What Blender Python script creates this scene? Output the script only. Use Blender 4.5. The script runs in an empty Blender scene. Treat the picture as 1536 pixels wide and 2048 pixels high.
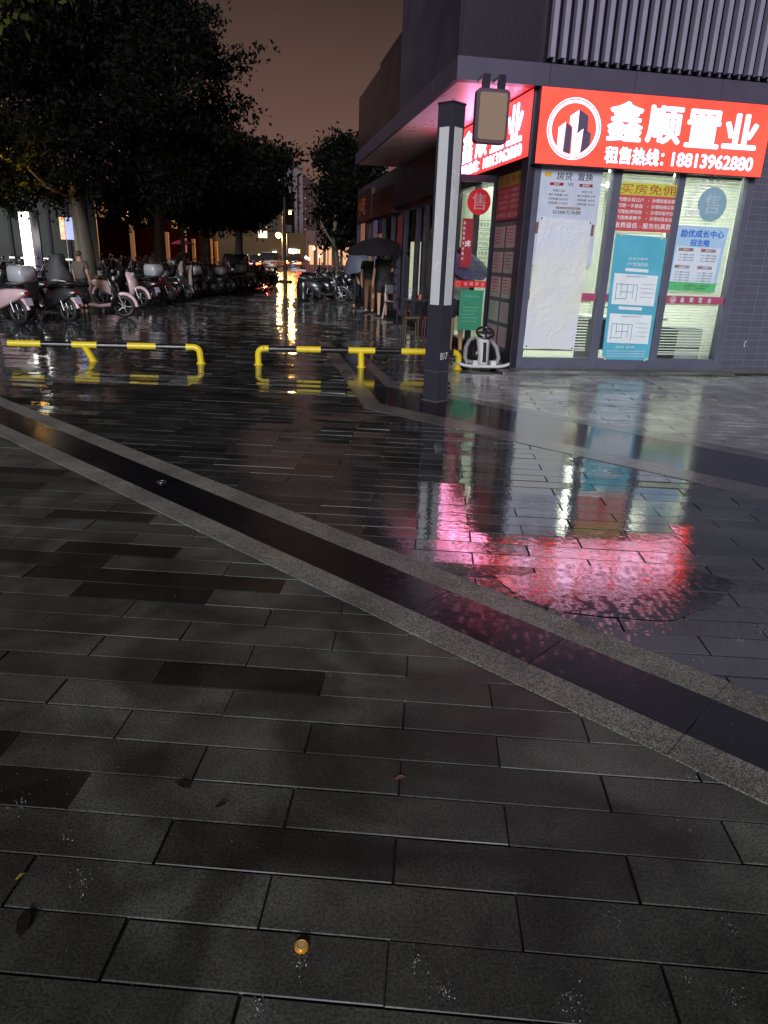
import bpy, bmesh, math, random
import numpy as np
from mathutils import Vector, Matrix
R = math.radians
random.seed(7)
scene = bpy.context.scene
COL = scene.collection

# ------------------------------------------------------------------ camera
F_PX, PITCH, ROLL, CAM_H = 1398.37, 0.3472672, 0.0367209, 1.5
CX, CY = 768.0, 1024.0
_fw = np.array([0, math.cos(PITCH), -math.sin(PITCH)])
_up = np.array([0, math.sin(PITCH), math.cos(PITCH)])
_rt = np.array([1.0, 0, 0])
CA = math.cos(ROLL) * _rt + math.sin(ROLL) * _up
CB = -math.sin(ROLL) * _rt + math.cos(ROLL) * _up
CC = _fw
cam_d = bpy.data.cameras.new('camera')
cam = bpy.data.objects.new('camera', cam_d)
COL.objects.link(cam)
mw = Matrix.Identity(4)
for i in range(3):
    mw[i][0], mw[i][1], mw[i][2] = CA[i], CB[i], -CC[i]
mw[0][3], mw[1][3], mw[2][3] = 0, 0, CAM_H
cam.matrix_world = mw
cam_d.sensor_fit = 'VERTICAL'
cam_d.sensor_height = 36
cam_d.sensor_width = 27
cam_d.lens = F_PX / 2048 * 36
cam_d.clip_start = 0.05
cam_d.clip_end = 2000
scene.camera = cam

# ------------------------------------------------------------------ world, light from behind the camera, exposure
world = bpy.data.worlds.new("World")
scene.world = world
world.use_nodes = True
wn = world.node_tree
wn.nodes.clear()
wo = wn.nodes.new('ShaderNodeOutputWorld')
wb = wn.nodes.new('ShaderNodeBackground')
wt = wn.nodes.new('ShaderNodeTexCoord')
ws = wn.nodes.new('ShaderNodeSeparateXYZ')
wr = wn.nodes.new('ShaderNodeValToRGB')
wnz = wn.nodes.new('ShaderNodeTexNoise')
wnz.inputs['Scale'].default_value = 1.6
wnz.inputs['Detail'].default_value = 3
wma = wn.nodes.new('ShaderNodeMath'); wma.operation = 'MULTIPLY_ADD'
wma.inputs[1].default_value = 0.10
wn.links.new(wt.outputs['Generated'], ws.inputs[0])
wn.links.new(wt.outputs['Generated'], wnz.inputs['Vector'])
wn.links.new(wnz.outputs['Fac'], wma.inputs[0])
wn.links.new(ws.outputs['Z'], wma.inputs[2])
wn.links.new(wma.outputs[0], wr.inputs[0])
cr = wr.color_ramp
cr.elements[0].position = 0.03; cr.elements[0].color = (0.175, 0.095, 0.074, 1)
cr.elements[1].position = 1.0; cr.elements[1].color = (0.022, 0.014, 0.016, 1)
e = cr.elements.new(0.18); e.color = (0.128, 0.070, 0.056, 1)
e = cr.elements.new(0.34); e.color = (0.048, 0.029, 0.024, 1)
wn.links.new(wr.outputs[0], wb.inputs['Color'])
wb.inputs['Strength'].default_value = 1.15
wn.links.new(wb.outputs[0], wo.inputs['Surface'])

rear_fill_d = bpy.data.lights.new('rear_fill', 'SUN')  # directional stand-in for the unseen shop lights behind the camera
rear_fill_d.energy = 2.75
rear_fill_d.angle = R(22)
rear_fill_d.color = (0.93, 0.96, 1.0)
rear_fill = bpy.data.objects.new('rear_fill', rear_fill_d)
COL.objects.link(rear_fill)
sdir = Vector((0.10, 0.93, -0.33))
rear_fill.rotation_euler = sdir.to_track_quat('-Z', 'Y').to_euler()
rear_fill.location = (3, -8, 8)

vs = scene.view_settings
scene.display_settings.display_device = 'sRGB'
vs.view_transform = 'Standard'; vs.look = 'None'
vs.exposure = 0; vs.gamma = 1; vs.use_curve_mapping = False
cy = scene.cycles
cy.use_denoising = True
cy.max_bounces = 8; cy.diffuse_bounces = 3; cy.glossy_bounces = 4
cy.transparent_max_bounces = 12; cy.transmission_bounces = 4
cy.sample_clamp_indirect = 6
cy.caustics_reflective = False; cy.caustics_refractive = False

# ------------------------------------------------------------------ pixel -> place helpers
YB = R(-10.8)                                     # heading of the corner building
EU = np.array([math.cos(YB), -math.sin(YB), 0]); EV = np.array([math.sin(YB), math.cos(YB), 0])
def ray(x, y): return CA * (x - CX) / F_PX - CB * (y - CY) / F_PX + CC
def G(x, y, z=0.0):
    d = ray(x, y); t = (z - CAM_H) / d[2]; return Vector(d * t) + Vector((0, 0, CAM_H))
def D(x, y, Y):
    d = ray(x, y); return Vector(d * (Y / d[1])) + Vector((0, 0, CAM_H))
def V(x, y, v):                                   # (u, z) on the plane at depth v of the building frame
    d = ray(x, y); t = v / d.dot(EV); P = d * t; return P.dot(EU), P[2] + CAM_H
def U(x, y, u):                                   # (v, z) on the plane at u
    d = ray(x, y); t = u / d.dot(EU); P = d * t; return P.dot(EV), P[2] + CAM_H
def BW(u, v, z=0.0): return Vector(EU * u + EV * v) + Vector((0, 0, z))
FB = Matrix.Rotation(-YB, 4, 'Z')                 # building frame -> world
FI = Matrix.Identity(4)

# ------------------------------------------------------------------ materials
def lin(r, g, b):
    f = lambda c: (c / 255 / 12.92) if c <= 10 else ((c / 255 + 0.055) / 1.055) ** 2.4
    return (f(r), f(g), f(b))
_mats = {}
def mat(name, col=(.5, .5, .5), rough=0.5, metal=0.0, var=0.15, scale=6.0, bump=0.0, bscale=60.0, emit=None, estr=1.0, coat=0.0, spec=0.5, rvar=0.1):
    if name in _mats: return _mats[name]
    m = bpy.data.materials.new(name); m.use_nodes = True
    nt = m.node_tree; p = nt.nodes['Principled BSDF']
    p.inputs['Roughness'].default_value = rough
    p.inputs['Metallic'].default_value = metal
    p.inputs['Specular IOR Level'].default_value = spec
    if coat: 
        p.inputs['Coat Weight'].default_value = coat; p.inputs['Coat Roughness'].default_value = 0.08
    tc = nt.nodes.new('ShaderNodeTexCoord')
    nz = nt.nodes.new('ShaderNodeTexNoise'); nz.inputs['Scale'].default_value = scale; nz.inputs['Detail'].default_value = 6
    nt.links.new(tc.outputs['Object'], nz.inputs['Vector'])
    mx = nt.nodes.new('ShaderNodeMix'); mx.data_type = 'RGBA'
    mx.inputs[6].default_value = (*[c * (1 - var) for c in col], 1)
    mx.inputs[7].default_value = (*[min(1, c * (1 + var)) for c in col], 1)
    nt.links.new(nz.outputs['Fac'], mx.inputs[0]); nt.links.new(mx.outputs[2], p.inputs['Base Color'])
    mr = nt.nodes.new('ShaderNodeMapRange'); mr.inputs[3].default_value = max(0.02, rough - rvar); mr.inputs[4].default_value = min(1, rough + rvar)
    nt.links.new(nz.outputs['Fac'], mr.inputs[0]); nt.links.new(mr.outputs[0], p.inputs['Roughness'])
    if bump:
        n2 = nt.nodes.new('ShaderNodeTexNoise'); n2.inputs['Scale'].default_value = bscale; n2.inputs['Detail'].default_value = 4
        nt.links.new(tc.outputs['Object'], n2.inputs['Vector'])
        b = nt.nodes.new('ShaderNodeBump'); b.inputs['Strength'].default_value = bump; b.inputs['Distance'].default_value = 0.01
        nt.links.new(n2.outputs['Fac'], b.inputs['Height']); nt.links.new(b.outputs[0], p.inputs['Normal'])
    if emit is not None:
        p.inputs['Emission Color'].default_value = (*emit, 1); p.inputs['Emission Strength'].default_value = estr
    _mats[name] = m
    return m

def glass_mat(name, tint=(.9, .95, .92), k=1.0):
    if name in _mats: return _mats[name]
    m = bpy.data.materials.new(name); m.use_nodes = True
    nt = m.node_tree; nt.nodes.clear()
    o = nt.nodes.new('ShaderNodeOutputMaterial'); t = nt.nodes.new('ShaderNodeBsdfTransparent'); g = nt.nodes.new('ShaderNodeBsdfGlossy')
    t.inputs[0].default_value = (*tint, 1); g.inputs['Roughness'].default_value = 0.02
    f = nt.nodes.new('ShaderNodeFresnel'); f.inputs[0].default_value = 1.5
    mx = nt.nodes.new('ShaderNodeMixShader')
    nt.links.new(f.outputs[0], mx.inputs[0]); nt.links.new(t.outputs[0], mx.inputs[1]); nt.links.new(g.outputs[0], mx.inputs[2])
    nt.links.new(mx.outputs[0], o.inputs[0])
    _mats[name] = m
    return m

# ------------------------------------------------------------------ mesh builder
class MB:
    def __init__(s, M=FI):
        s.v = []; s.f = []; s.mi = []; s.M = M; s.m = 0; s.sm = []
        s.smooth = False
    def add(s, vs_, fs_, smooth=None):
        o = len(s.v); M = s.M
        s.v += [M @ Vector(p) for p in vs_]
        for f in fs_:
            s.f.append([i + o for i in f]); s.mi.append(s.m); s.sm.append(s.smooth if smooth is None else smooth)
        return s
    def box(s, x0, x1, y0, y1, z0, z1, b=0.0):
        if b <= 0:
            v = [(x, y, z) for z in (z0, z1) for x, y in ((x0, y0), (x1, y0), (x1, y1), (x0, y1))]
            return s.add(v, [(3, 2, 1, 0), (4, 5, 6, 7), (0, 1, 5, 4), (1, 2, 6, 5), (2, 3, 7, 6), (3, 0, 4, 7)], False)
        bm = bmesh.new(); bmesh.ops.create_cube(bm, size=1)
        for q in bm.verts: q.co = ((x0 + x1) / 2 + q.co.x * (x1 - x0), (y0 + y1) / 2 + q.co.y * (y1 - y0), (z0 + z1) / 2 + q.co.z * (z1 - z0))
        bmesh.ops.bevel(bm, geom=bm.edges[:], offset=b, segments=2, affect='EDGES', profile=0.6)
        return s.bm(bm)
    def bm(s, bm, smooth=None):
        bm.verts.index_update()
        s.add([tuple(q.co) for q in bm.verts], [[q.index for q in f.verts] for f in bm.faces], smooth); bm.free(); return s
    def quad(s, a, b, c, d): return s.add([a, b, c, d], [(0, 1, 2, 3)])
    def tube(s, pts, r, n=10, cap=True):
        pts = [Vector(p) for p in pts]; rs = r if isinstance(r, (list, tuple)) else [r] * len(pts)
        vs_ = []; prev = None
        for i, p in enumerate(pts):
            t = (pts[min(i + 1, len(pts) - 1)] - pts[max(i - 1, 0)]).normalized()
            if prev is None:
                a = t.orthogonal().normalized()
            else:
                a = (prev - t * prev.dot(t)).normalized()
            prev = a; b = t.cross(a)
            for k in range(n):
                th = 2 * math.pi * k / n
                vs_.append(p + (a * math.cos(th) + b * math.sin(th)) * rs[i])
        fs = []
        for i in range(len(pts) - 1):
            for k in range(n):
                fs.append((i * n + k, i * n + (k + 1) % n, (i + 1) * n + (k + 1) % n, (i + 1) * n + k))
        s.add(vs_, fs, True)
        if cap: 
            s.add(vs_[:n], [list(range(n))[::-1]], False); s.add(vs_[-n:], [list(range(n))], False)
        return s
    def loft(s, secs, cap=True, smooth=True):      # list of equal-length rings of points
        n = len(secs[0]); vs_ = [p for q in secs for p in q]; fs = []
        for i in range(len(secs) - 1):
            for k in range(n):
                fs.append((i * n + k, i * n + (k + 1) % n, (i + 1) * n + (k + 1) % n, (i + 1) * n + k))
        if cap: fs += [list(range(n))[::-1], [(len(secs) - 1) * n + k for k in range(n)]]
        return s.add(vs_, fs, smooth)
    def prism(s, poly, fn, d0, d1):                # poly 2-D, fn(a,b,depth)->3-D
        n = len(poly); vs_ = [fn(a, b, d0) for a, b in poly] + [fn(a, b, d1) for a, b in poly]
        fs = [list(range(n))[::-1], list(range(n, 2 * n))] + [(i, (i + 1) % n, (i + 1) % n + n, i + n) for i in range(n)]
        return s.add(vs_, fs, False)
    def ball(s, c, r, sc=(1, 1, 1), u=14, w=9):
        vs_ = []; fs = []
        for j in range(w + 1):
            ph = math.pi * j / w
            for i in range(u):
                th = 2 * math.pi * i / u
                vs_.append((c[0] + r * sc[0] * math.sin(ph) * math.cos(th), c[1] + r * sc[1] * math.sin(ph) * math.sin(th), c[2] + r * sc[2] * math.cos(ph)))
        for j in range(w):
            for i in range(u): fs.append((j * u + i, (j + 1) * u + i, (j + 1) * u + (i + 1) % u, j * u + (i + 1) % u))
        return s.add(vs_, fs, True)
    def torus(s, c, R0, r, ax='y', n=24, k=8, arc=1.0):
        vs_ = []; fs = []; N = n if arc == 1.0 else n + 1
        for i in range(N):
            t = 2 * math.pi * arc * i / n
            for j in range(k):
                q = 2 * math.pi * j / k; a = (R0 + r * math.cos(q)); h = r * math.sin(q)
                p = {'y': (a * math.cos(t), h, a * math.sin(t)), 'x': (h, a * math.cos(t), a * math.sin(t)), 'z': (a * math.cos(t), a * math.sin(t), h)}[ax]
                vs_.append((c[0] + p[0], c[1] + p[1], c[2] + p[2]))
        for i in range(n):
            for j in range(k): fs.append((i * k + j, ((i + 1) % N) * k + j, ((i + 1) % N) * k + (j + 1) % k, i * k + (j + 1) % k))
        return s.add(vs_, fs, True)
    def build(s, name, mats, parent=None, origin=None):
        if not isinstance(mats, (list, tuple)): mats = [mats]
        me = bpy.data.meshes.new(name)
        off = Vector((0, 0, 0))
        if parent is not None:
            q = parent
            while q is not None: off += q.location; q = q.parent
        elif origin is not None: off = Vector(origin)
        else:
            xs = [p.x for p in s.v]; ys = [p.y for p in s.v]; zs = [p.z for p in s.v]
            off = Vector(((min(xs) + max(xs)) / 2, (min(ys) + max(ys)) / 2, min(zs)))
        me.from_pydata([p - off for p in s.v], [], s.f)
        for i, p in enumerate(me.polygons): p.material_index = s.mi[i]; p.use_smooth = s.sm[i]
        for m_ in mats: me.materials.append(m_)
        me.update()
        o = bpy.data.objects.new(name, me); COL.objects.link(o)
        if parent is not None: o.parent = parent
        else: o.location = off
        return o

def tag(o, label=None, cat=None, group=None, kind=None):
    if label: o['label'] = label
    if cat: o['category'] = cat
    if group: o['group'] = group
    if kind: o['kind'] = kind
    return o
def thing(name, loc, label, cat, group=None):
    o = bpy.data.objects.new(name, None); COL.objects.link(o); o.location = loc; o.empty_display_size = 0.2
    return tag(o, label, cat, group)
def copy_tree(o, parent=None):
    c = o.copy(); COL.objects.link(c); c.parent = parent
    for ch in list(o.children): copy_tree(ch, c)
    return c

_tc = {}
def glyphs(body, bold=0.0):
    k = (body, bold)
    if k not in _tc:
        c = bpy.data.curves.new('lettering', 'FONT'); c.body = body; c.offset = bold; c.resolution_u = 3
        o = bpy.data.objects.new('lettering', c); COL.objects.link(o)
        me = bpy.data.meshes.new_from_object(o.evaluated_get(bpy.context.evaluated_depsgraph_get()))
        vs_ = [tuple(q.co) for q in me.vertices]; fs = [list(p.vertices) for p in me.polygons]
        bpy.data.objects.remove(o); bpy.data.curves.remove(c); bpy.data.meshes.remove(me)
        _tc[k] = (vs_, fs)
    return _tc[k]
def put_text(mb, body, P, right, up, w=None, h=None, bold=0.02, align='l'):
    """lettering lying in the plane P + a*right + b*up; scaled to width w / height h"""
    vs_, fs = glyphs(body, 0.0)
    if not vs_: return
    x0 = min(p[0] for p in vs_); x1 = max(p[0] for p in vs_); y0 = min(p[1] for p in vs_); y1 = max(p[1] for p in vs_)
    sx = w / (x1 - x0) if w else None; sy = h / (y1 - y0) if h else None
    sx = sx or sy; sy = sy or sx
    P = Vector(P); right = Vector(right); up = Vector(up)
    o = {'l': 0, 'c': (x1 - x0) * sx / 2, 'r': (x1 - x0) * sx}[align]
    nrm = right.cross(up).normalized()
    if bold <= 0.012: shifts = [(0, 0)]
    elif bold < 0.028: shifts = [(-.5, 0), (.5, 0)]
    else: shifts = [(0, 0)] + [(math.cos(k * math.pi / 4), math.sin(k * math.pi / 4)) for k in range(8)]
    for k, (dx, dy) in enumerate(shifts):                # heavier strokes: the outline repeated a hair apart
        mb.add([P + right * ((p[0] - x0 + dx * bold) * sx - o) + up * ((p[1] - y0 + dy * bold * .8) * sy) + nrm * (.00025 * k) for p in vs_], fs, False)

# common materials
M_dark = mat('dark_painted_metal', lin(46, 42, 58), 0.35, 0.3)
M_frame = mat('grey_window_frame', lin(96, 98, 118), 0.4, 0.2)
M_black = mat('black_rubber', (.012, .012, .013), 0.45)
M_blackp = mat('black_plastic', (.015, .015, .017), 0.22, coat=0.4)
M_white = mat('white_paint', lin(205, 205, 205), 0.35, bump=0.05)
M_steel = mat('steel', (.5, .5, .52), 0.3, 1.0)
M_glass = glass_mat('shop_glass')

# ------------------------------------------------------------------ wet ground
def wet_mat(name, base=(.03, .03, .032), rough=(0.06, 0.2), spec=0.9, attr=None, ripple=0.0, rscale=9.0, grain=0.0, speck=0.0, wave=0.05, nscale=3.0, mott=0.35, ior=1.9, stain=0.0):
    m = bpy.data.materials.new(name); m.use_nodes = True
    nt = m.node_tree; p = nt.nodes['Principled BSDF']; L = nt.links.new; N = nt.nodes.new
    tc = N('ShaderNodeTexCoord')
    n1 = N('ShaderNodeTexNoise'); n1.inputs['Scale'].default_value = nscale; n1.inputs['Detail'].default_value = 8; n1.inputs['Roughness'].default_value = 0.65
    L(tc.outputs['Object'], n1.inputs['Vector'])
    mx = N('ShaderNodeMix'); mx.data_type = 'RGBA'; mx.blend_type = 'MULTIPLY'; mx.inputs[0].default_value = 1
    mx.inputs[6].default_value = (*base, 1)
    if attr:
        at = N('ShaderNodeAttribute'); at.attribute_name = attr; L(at.outputs['Color'], mx.inputs[6])
    mr = N('ShaderNodeMapRange'); mr.inputs[1].default_value = 0.3; mr.inputs[2].default_value = 0.7
    mr.inputs[3].default_value = 1 - mott; mr.inputs[4].default_value = 1 + mott
    L(n1.outputs['Fac'], mr.inputs[0])
    cmb = N('ShaderNodeCombineColor'); [L(mr.outputs[0], cmb.inputs[i]) for i in range(3)]
    L(cmb.outputs[0], mx.inputs[7])
    out = mx.outputs[2]
    n3 = N('ShaderNodeTexNoise'); n3.inputs['Scale'].default_value = 150; n3.inputs['Detail'].default_value = 3
    L(tc.outputs['Object'], n3.inputs['Vector'])
    if speck:
        m3 = N('ShaderNodeMix'); m3.data_type = 'RGBA'; m3.blend_type = 'MULTIPLY'; m3.inputs[0].default_value = 1
        r3 = N('ShaderNodeMapRange'); r3.inputs[1].default_value = 0.35; r3.inputs[2].default_value = 0.65; r3.inputs[3].default_value = 1 - speck; r3.inputs[4].default_value = 1 + speck
        L(n3.outputs['Fac'], r3.inputs[0]); c3 = N('ShaderNodeCombineColor'); [L(r3.outputs[0], c3.inputs[i]) for i in range(3)]
        L(out, m3.inputs[6]); L(c3.outputs[0], m3.inputs[7]); out = m3.outputs[2]
    if stain:
        n6 = N('ShaderNodeTexNoise'); n6.inputs['Scale'].default_value = 1.7; n6.inputs['Detail'].default_value = 7; n6.inputs['Distortion'].default_value = 1.2
        L(tc.outputs['Object'], n6.inputs['Vector'])
        r6 = N('ShaderNodeMapRange'); r6.inputs[1].default_value = 0.42; r6.inputs[2].default_value = 0.62; r6.inputs[3].default_value = 1 - stain; r6.inputs[4].default_value = 1.12
        L(n6.outputs['Fac'], r6.inputs[0]); c6 = N('ShaderNodeCombineColor'); [L(r6.outputs[0], c6.inputs[i]) for i in range(3)]
        m6 = N('ShaderNodeMix'); m6.data_type = 'RGBA'; m6.blend_type = 'MULTIPLY'; m6.inputs[0].default_value = 1
        L(out, m6.inputs[6]); L(c6.outputs[0], m6.inputs[7]); out = m6.outputs[2]
    L(out, p.inputs['Base Color'])
    p.inputs['Specular IOR Level'].default_value = spec; p.inputs['IOR'].default_value = ior
    n2 = N('ShaderNodeTexNoise'); n2.inputs['Scale'].default_value = 1.3; n2.inputs['Detail'].default_value = 5
    L(tc.outputs['Object'], n2.inputs['Vector'])
    m2 = N('ShaderNodeMapRange'); m2.inputs[1].default_value = 0.35; m2.inputs[2].default_value = 0.65; m2.inputs[3].default_value = rough[0]; m2.inputs[4].default_value = rough[1]
    L(n2.outputs['Fac'], m2.inputs[0]); L(m2.outputs[0], p.inputs['Roughness'])
    # relief: wide waves of the water film, stone grain, rings of the rain drops
    w = N('ShaderNodeTexNoise'); w.inputs['Scale'].default_value = 22; w.inputs['Detail'].default_value = 3
    L(tc.outputs['Object'], w.inputs['Vector'])
    b1 = N('ShaderNodeBump'); b1.inputs['Strength'].default_value = 1.0; b1.inputs['Distance'].default_value = wave * 0.01
    L(w.outputs['Fac'], b1.inputs['Height'])
    last = b1
    if grain:
        b2 = N('ShaderNodeBump'); b2.inputs['Strength'].default_value = 1; b2.inputs['Distance'].default_value = grain * 0.01
        L(n3.outputs['Fac'], b2.inputs['Height']); L(last.outputs[0], b2.inputs['Normal']); last = b2
    if ripple:
        for i, (sc, off) in enumerate(((rscale, 0), (rscale * 1.7, 5.3), (rscale * 0.8, 9.1))):
            mp = N('ShaderNodeMapping'); mp.inputs['Location'].default_value = (off, off * 0.7, 0)
            L(tc.outputs['Object'], mp.inputs['Vector'])
            vo = N('ShaderNodeTexVoronoi'); vo.voronoi_dimensions = '2D'; vo.inputs['Scale'].default_value = sc; vo.inputs['Randomness'].default_value = 1
            L(mp.outputs[0], vo.inputs['Vector'])
            a = N('ShaderNodeMath'); a.operation = 'MULTIPLY'; a.inputs[1].default_value = 46; L(vo.outputs['Distance'], a.inputs[0])
            sn = N('ShaderNodeMath'); sn.operation = 'SINE'; L(a.outputs[0], sn.inputs[0])
            fa = N('ShaderNodeMapRange'); fa.inputs[1].default_value = 0.0; fa.inputs[2].default_value = 0.62; fa.inputs[3].default_value = 1; fa.inputs[4].default_value = 0
            L(vo.outputs['Distance'], fa.inputs[0])
            # each drop has its own age: some rings are strong, most faint
            sp = N('ShaderNodeSeparateColor'); L(vo.outputs['Color'], sp.inputs[0])
            pw = N('ShaderNodeMath'); pw.operation = 'POWER'; pw.inputs[1].default_value = 0.8; L(sp.outputs[0], pw.inputs[0])
            q = N('ShaderNodeMath'); q.operation = 'MULTIPLY'; L(sn.outputs[0], q.inputs[0]); L(fa.outputs[0], q.inputs[1])
            q2 = N('ShaderNodeMath'); q2.operation = 'MULTIPLY'; L(q.outputs[0], q2.inputs[0]); L(pw.outputs[0], q2.inputs[1])
            bb = N('ShaderNodeBump'); bb.inputs['Strength'].default_value = 1; bb.inputs['Distance'].default_value = ripple * 0.01
            L(q2.outputs[0], bb.inputs['Height']); L(last.outputs[0], bb.inputs['Normal']); last = bb
    L(last.outputs[0], p.inputs['Normal'])
    return m

W_ground = wet_mat('wet_asphalt', (.022, .021, .022), (0.10, 0.22), 0.8, wave=0.12)
W_grout = wet_mat('wet_joint_mortar', (.007, .007, .008), (0.3, 0.5), 0.3)
W_slab = wet_mat('wet_stone_slab', rough=(0.02, 0.08), spec=1.0, attr='tint', wave=0.075, grain=0.006, speck=0.35, mott=0.30, stain=0.3, ior=2.25)
W_rip = wet_mat('rippled_wet_slab', rough=(0.05, 0.10), spec=1.0, attr='tint', wave=0.06, grain=0.004, speck=0.3, mott=0.30, ior=2.1, ripple=0.009, rscale=13)
W_matte = wet_mat('damp_stone_slab', rough=(0.30, 0.52), spec=0.5, attr='tint', wave=0.03, grain=0.02, speck=0.45, mott=0.38, ior=1.42, stain=0.5)
W_glare = wet_mat('wet_slab_with_glare', rough=(0.10, 0.24), spec=0.9, attr='tint', wave=0.06, grain=0.01, speck=0.3, mott=0.25, ior=1.7, stain=0.25)
W_band = wet_mat('wet_dark_slab', (.010, .010, .013), (0.12, 0.2), 0.8, ripple=0.014, rscale=11, grain=0.01, wave=0.05, speck=0.2, ior=1.5)
W_strip = wet_mat('flamed_granite', (.19, .19, .175), (0.42, 0.6), 0.5, grain=0.05, speck=0.75, wave=0.1, ior=1.4)
W_puddle = wet_mat('rain_puddle', (.030, .030, .032), (0.05, 0.08), 1.0, ripple=0.011, rscale=13, wave=0.05)
W_kerb = wet_mat('wet_concrete', (.10, .10, .10), (0.25, 0.4), 0.7, grain=0.02, speck=0.3)

g = MB(); g.quad((-420, -60, -0.012), (420, -60, -0.012), (420, 700, -0.012), (-420, 700, -0.012))
tag(g.build('ground', W_grout if False else W_ground, origin=(0, 0, -0.012)), kind='structure')

YP = 0.0552959
PU = np.array([math.cos(YP), -math.sin(YP), 0]); PV = np.array([math.sin(YP), math.cos(YP), 0])
ROWH, SLABL, V0, U0 = 0.1575, 0.6255, 1.043, -0.643
dark_px = [(80, 1578), (15, 1485), (470, 1352), (205, 1038), (290, 1040), (240, 1110), (330, 1112), (90, 1122), (170, 1128), (160, 1146), (260, 1150), (400, 1152), (250, 1172), (420, 1178), (520, 1175), (95, 938), (40, 972), (1180, 1330), (1130, 905), (720, 930), (560, 905)]
def slab_ix(P):
    u = P[0] * PU[0] + P[1] * PU[1]; v = P[0] * PV[0] + P[1] * PV[1]
    j = math.floor((v - V0) / ROWH); off = U0 + (SLABL / 2 if j % 2 else 0)
    return j, math.floor((u - off) / SLABL)
darkset = {slab_ix(G(*p)) for p in dark_px[:17]}
rs = random.Random(11)
sv = []; sf = []; tint = []; smat = []
NEAR = np.array([.670, .742])
for j in range(-6, 165):
    vlo = V0 + j * ROWH
    if vlo < 0.1: continue
    off = U0 + (SLABL / 2 if j % 2 else 0)
    half = 0.66 * vlo + 1.6
    rowt = rs.gauss(0, 1)
    for i in range(int((-half - off) / SLABL) - 1, int((half - off) / SLABL) + 2):
        u0 = off + i * SLABL; v0 = vlo
        cx_, cy_ = u0 + SLABL / 2, v0 + ROWH / 2
        Pc = PU * cx_ + PV * cy_
        bu, bv = Pc.dot(EU), Pc.dot(EV)
        if bv > 9.6 and bu > 3.3: continue
        gq = 0.0018 + rs.random() * 0.0018
        ch = rs.uniform(.0012, .0028)
        k = 1.0 if vlo < 6 else (1.5 if vlo < 12 else 2.2)
        hz = rs.uniform(-0.0009, 0.0009); nn = Pc[0] * .67 + Pc[1] * .742
        wetside = nn > 2.3
        kk = .0028 if not wetside else min(.016, .005 + .0030 * (vlo - 2))
        tx = rs.gauss(0, 0.0018 if vlo < 8 else .0045) * k; ty = (rowt * .55 + rs.gauss(0, .8)) * kk
        o = len(sv)
        jx = rs.uniform(-.002, .002)
        def P(u, v, z): 
            q = PU * u + PV * v; u += rs.uniform(-.0012, .0012); v += rs.uniform(-.0009, .0009); q = PU * u + PV * v; return (q[0], q[1], z + hz + (u - cx_) * tx + (v - cy_) * ty)
        a0, a1, b0, b1 = u0 + gq + jx, u0 + SLABL - gq + jx, v0 + gq * .8, v0 + ROWH - gq * .8
        for (A0, A1, B0, B1, z) in ((a0, a1, b0, b1, -0.014), (a0, a1, b0, b1, -0.0025), (a0 + ch, a1 - ch, b0 + ch, b1 - ch, 0)):
            sv += [P(A0, B0, z), P(A1, B0, z), P(A1, B1, z), P(A0, B1, z)]
        fs = [(o + 8, o + 9, o + 10, o + 11)]
        for l in (0, 4):
            for e_ in range(4): fs.append((o + l + e_, o + l + (e_ + 1) % 4, o + l + 4 + (e_ + 1) % 4, o + l + 4 + e_))
        sf += fs
        dk = (j, i) in darkset; pale = False
        if dk: t = rs.uniform(.010, .014)
        else: t = rs.choice([.040, .046, .050, .056]) * rs.uniform(.85, 1.12)
        if not wetside: t *= 1.25
        if not dk and rs.random() < 0.05: t *= 0.6
        if nn > 5.5 and Pc[0] > .5 and bv < 9.7: t = rs.uniform(.29, .36); pale = True  # tint raised so the slab colour carries the milky glare by the shop
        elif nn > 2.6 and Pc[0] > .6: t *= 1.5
        t *= 1.0 if wetside else 1.35
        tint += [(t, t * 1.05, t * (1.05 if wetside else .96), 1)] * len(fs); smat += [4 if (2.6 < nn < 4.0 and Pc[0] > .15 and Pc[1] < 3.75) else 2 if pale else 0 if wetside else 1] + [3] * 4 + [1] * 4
me = bpy.data.meshes.new('pavement'); me.from_pydata(sv, [], sf)
ca = me.color_attributes.new('tint', 'FLOAT_COLOR', 'CORNER')
arr = np.repeat(np.array(tint, dtype=np.float32), 4, axis=0)
ca.data.foreach_set('color', arr.ravel())
me.materials.append(W_slab); me.materials.append(W_matte); me.materials.append(W_glare); me.materials.append(W_grout); me.materials.append(W_rip); me.polygons.foreach_set('material_index', smat)
pav = bpy.data.objects.new('pavement', me); COL.objects.link(pav); tag(pav, kind='structure')
gj = MB(); 
gj.quad(tuple(PU * -17 + PV * -1 + np.array([0, 0, -.008])), tuple(PU * 17 + PV * -1 + np.array([0, 0, -.008])), tuple(PU * 17 + PV * 27 + np.array([0, 0, -.008])), tuple(PU * -17 + PV * 27 + np.array([0, 0, -.008])))
tag(gj.build('pavement_joints', W_grout, origin=(0, 0, 0)), kind='structure')

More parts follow.
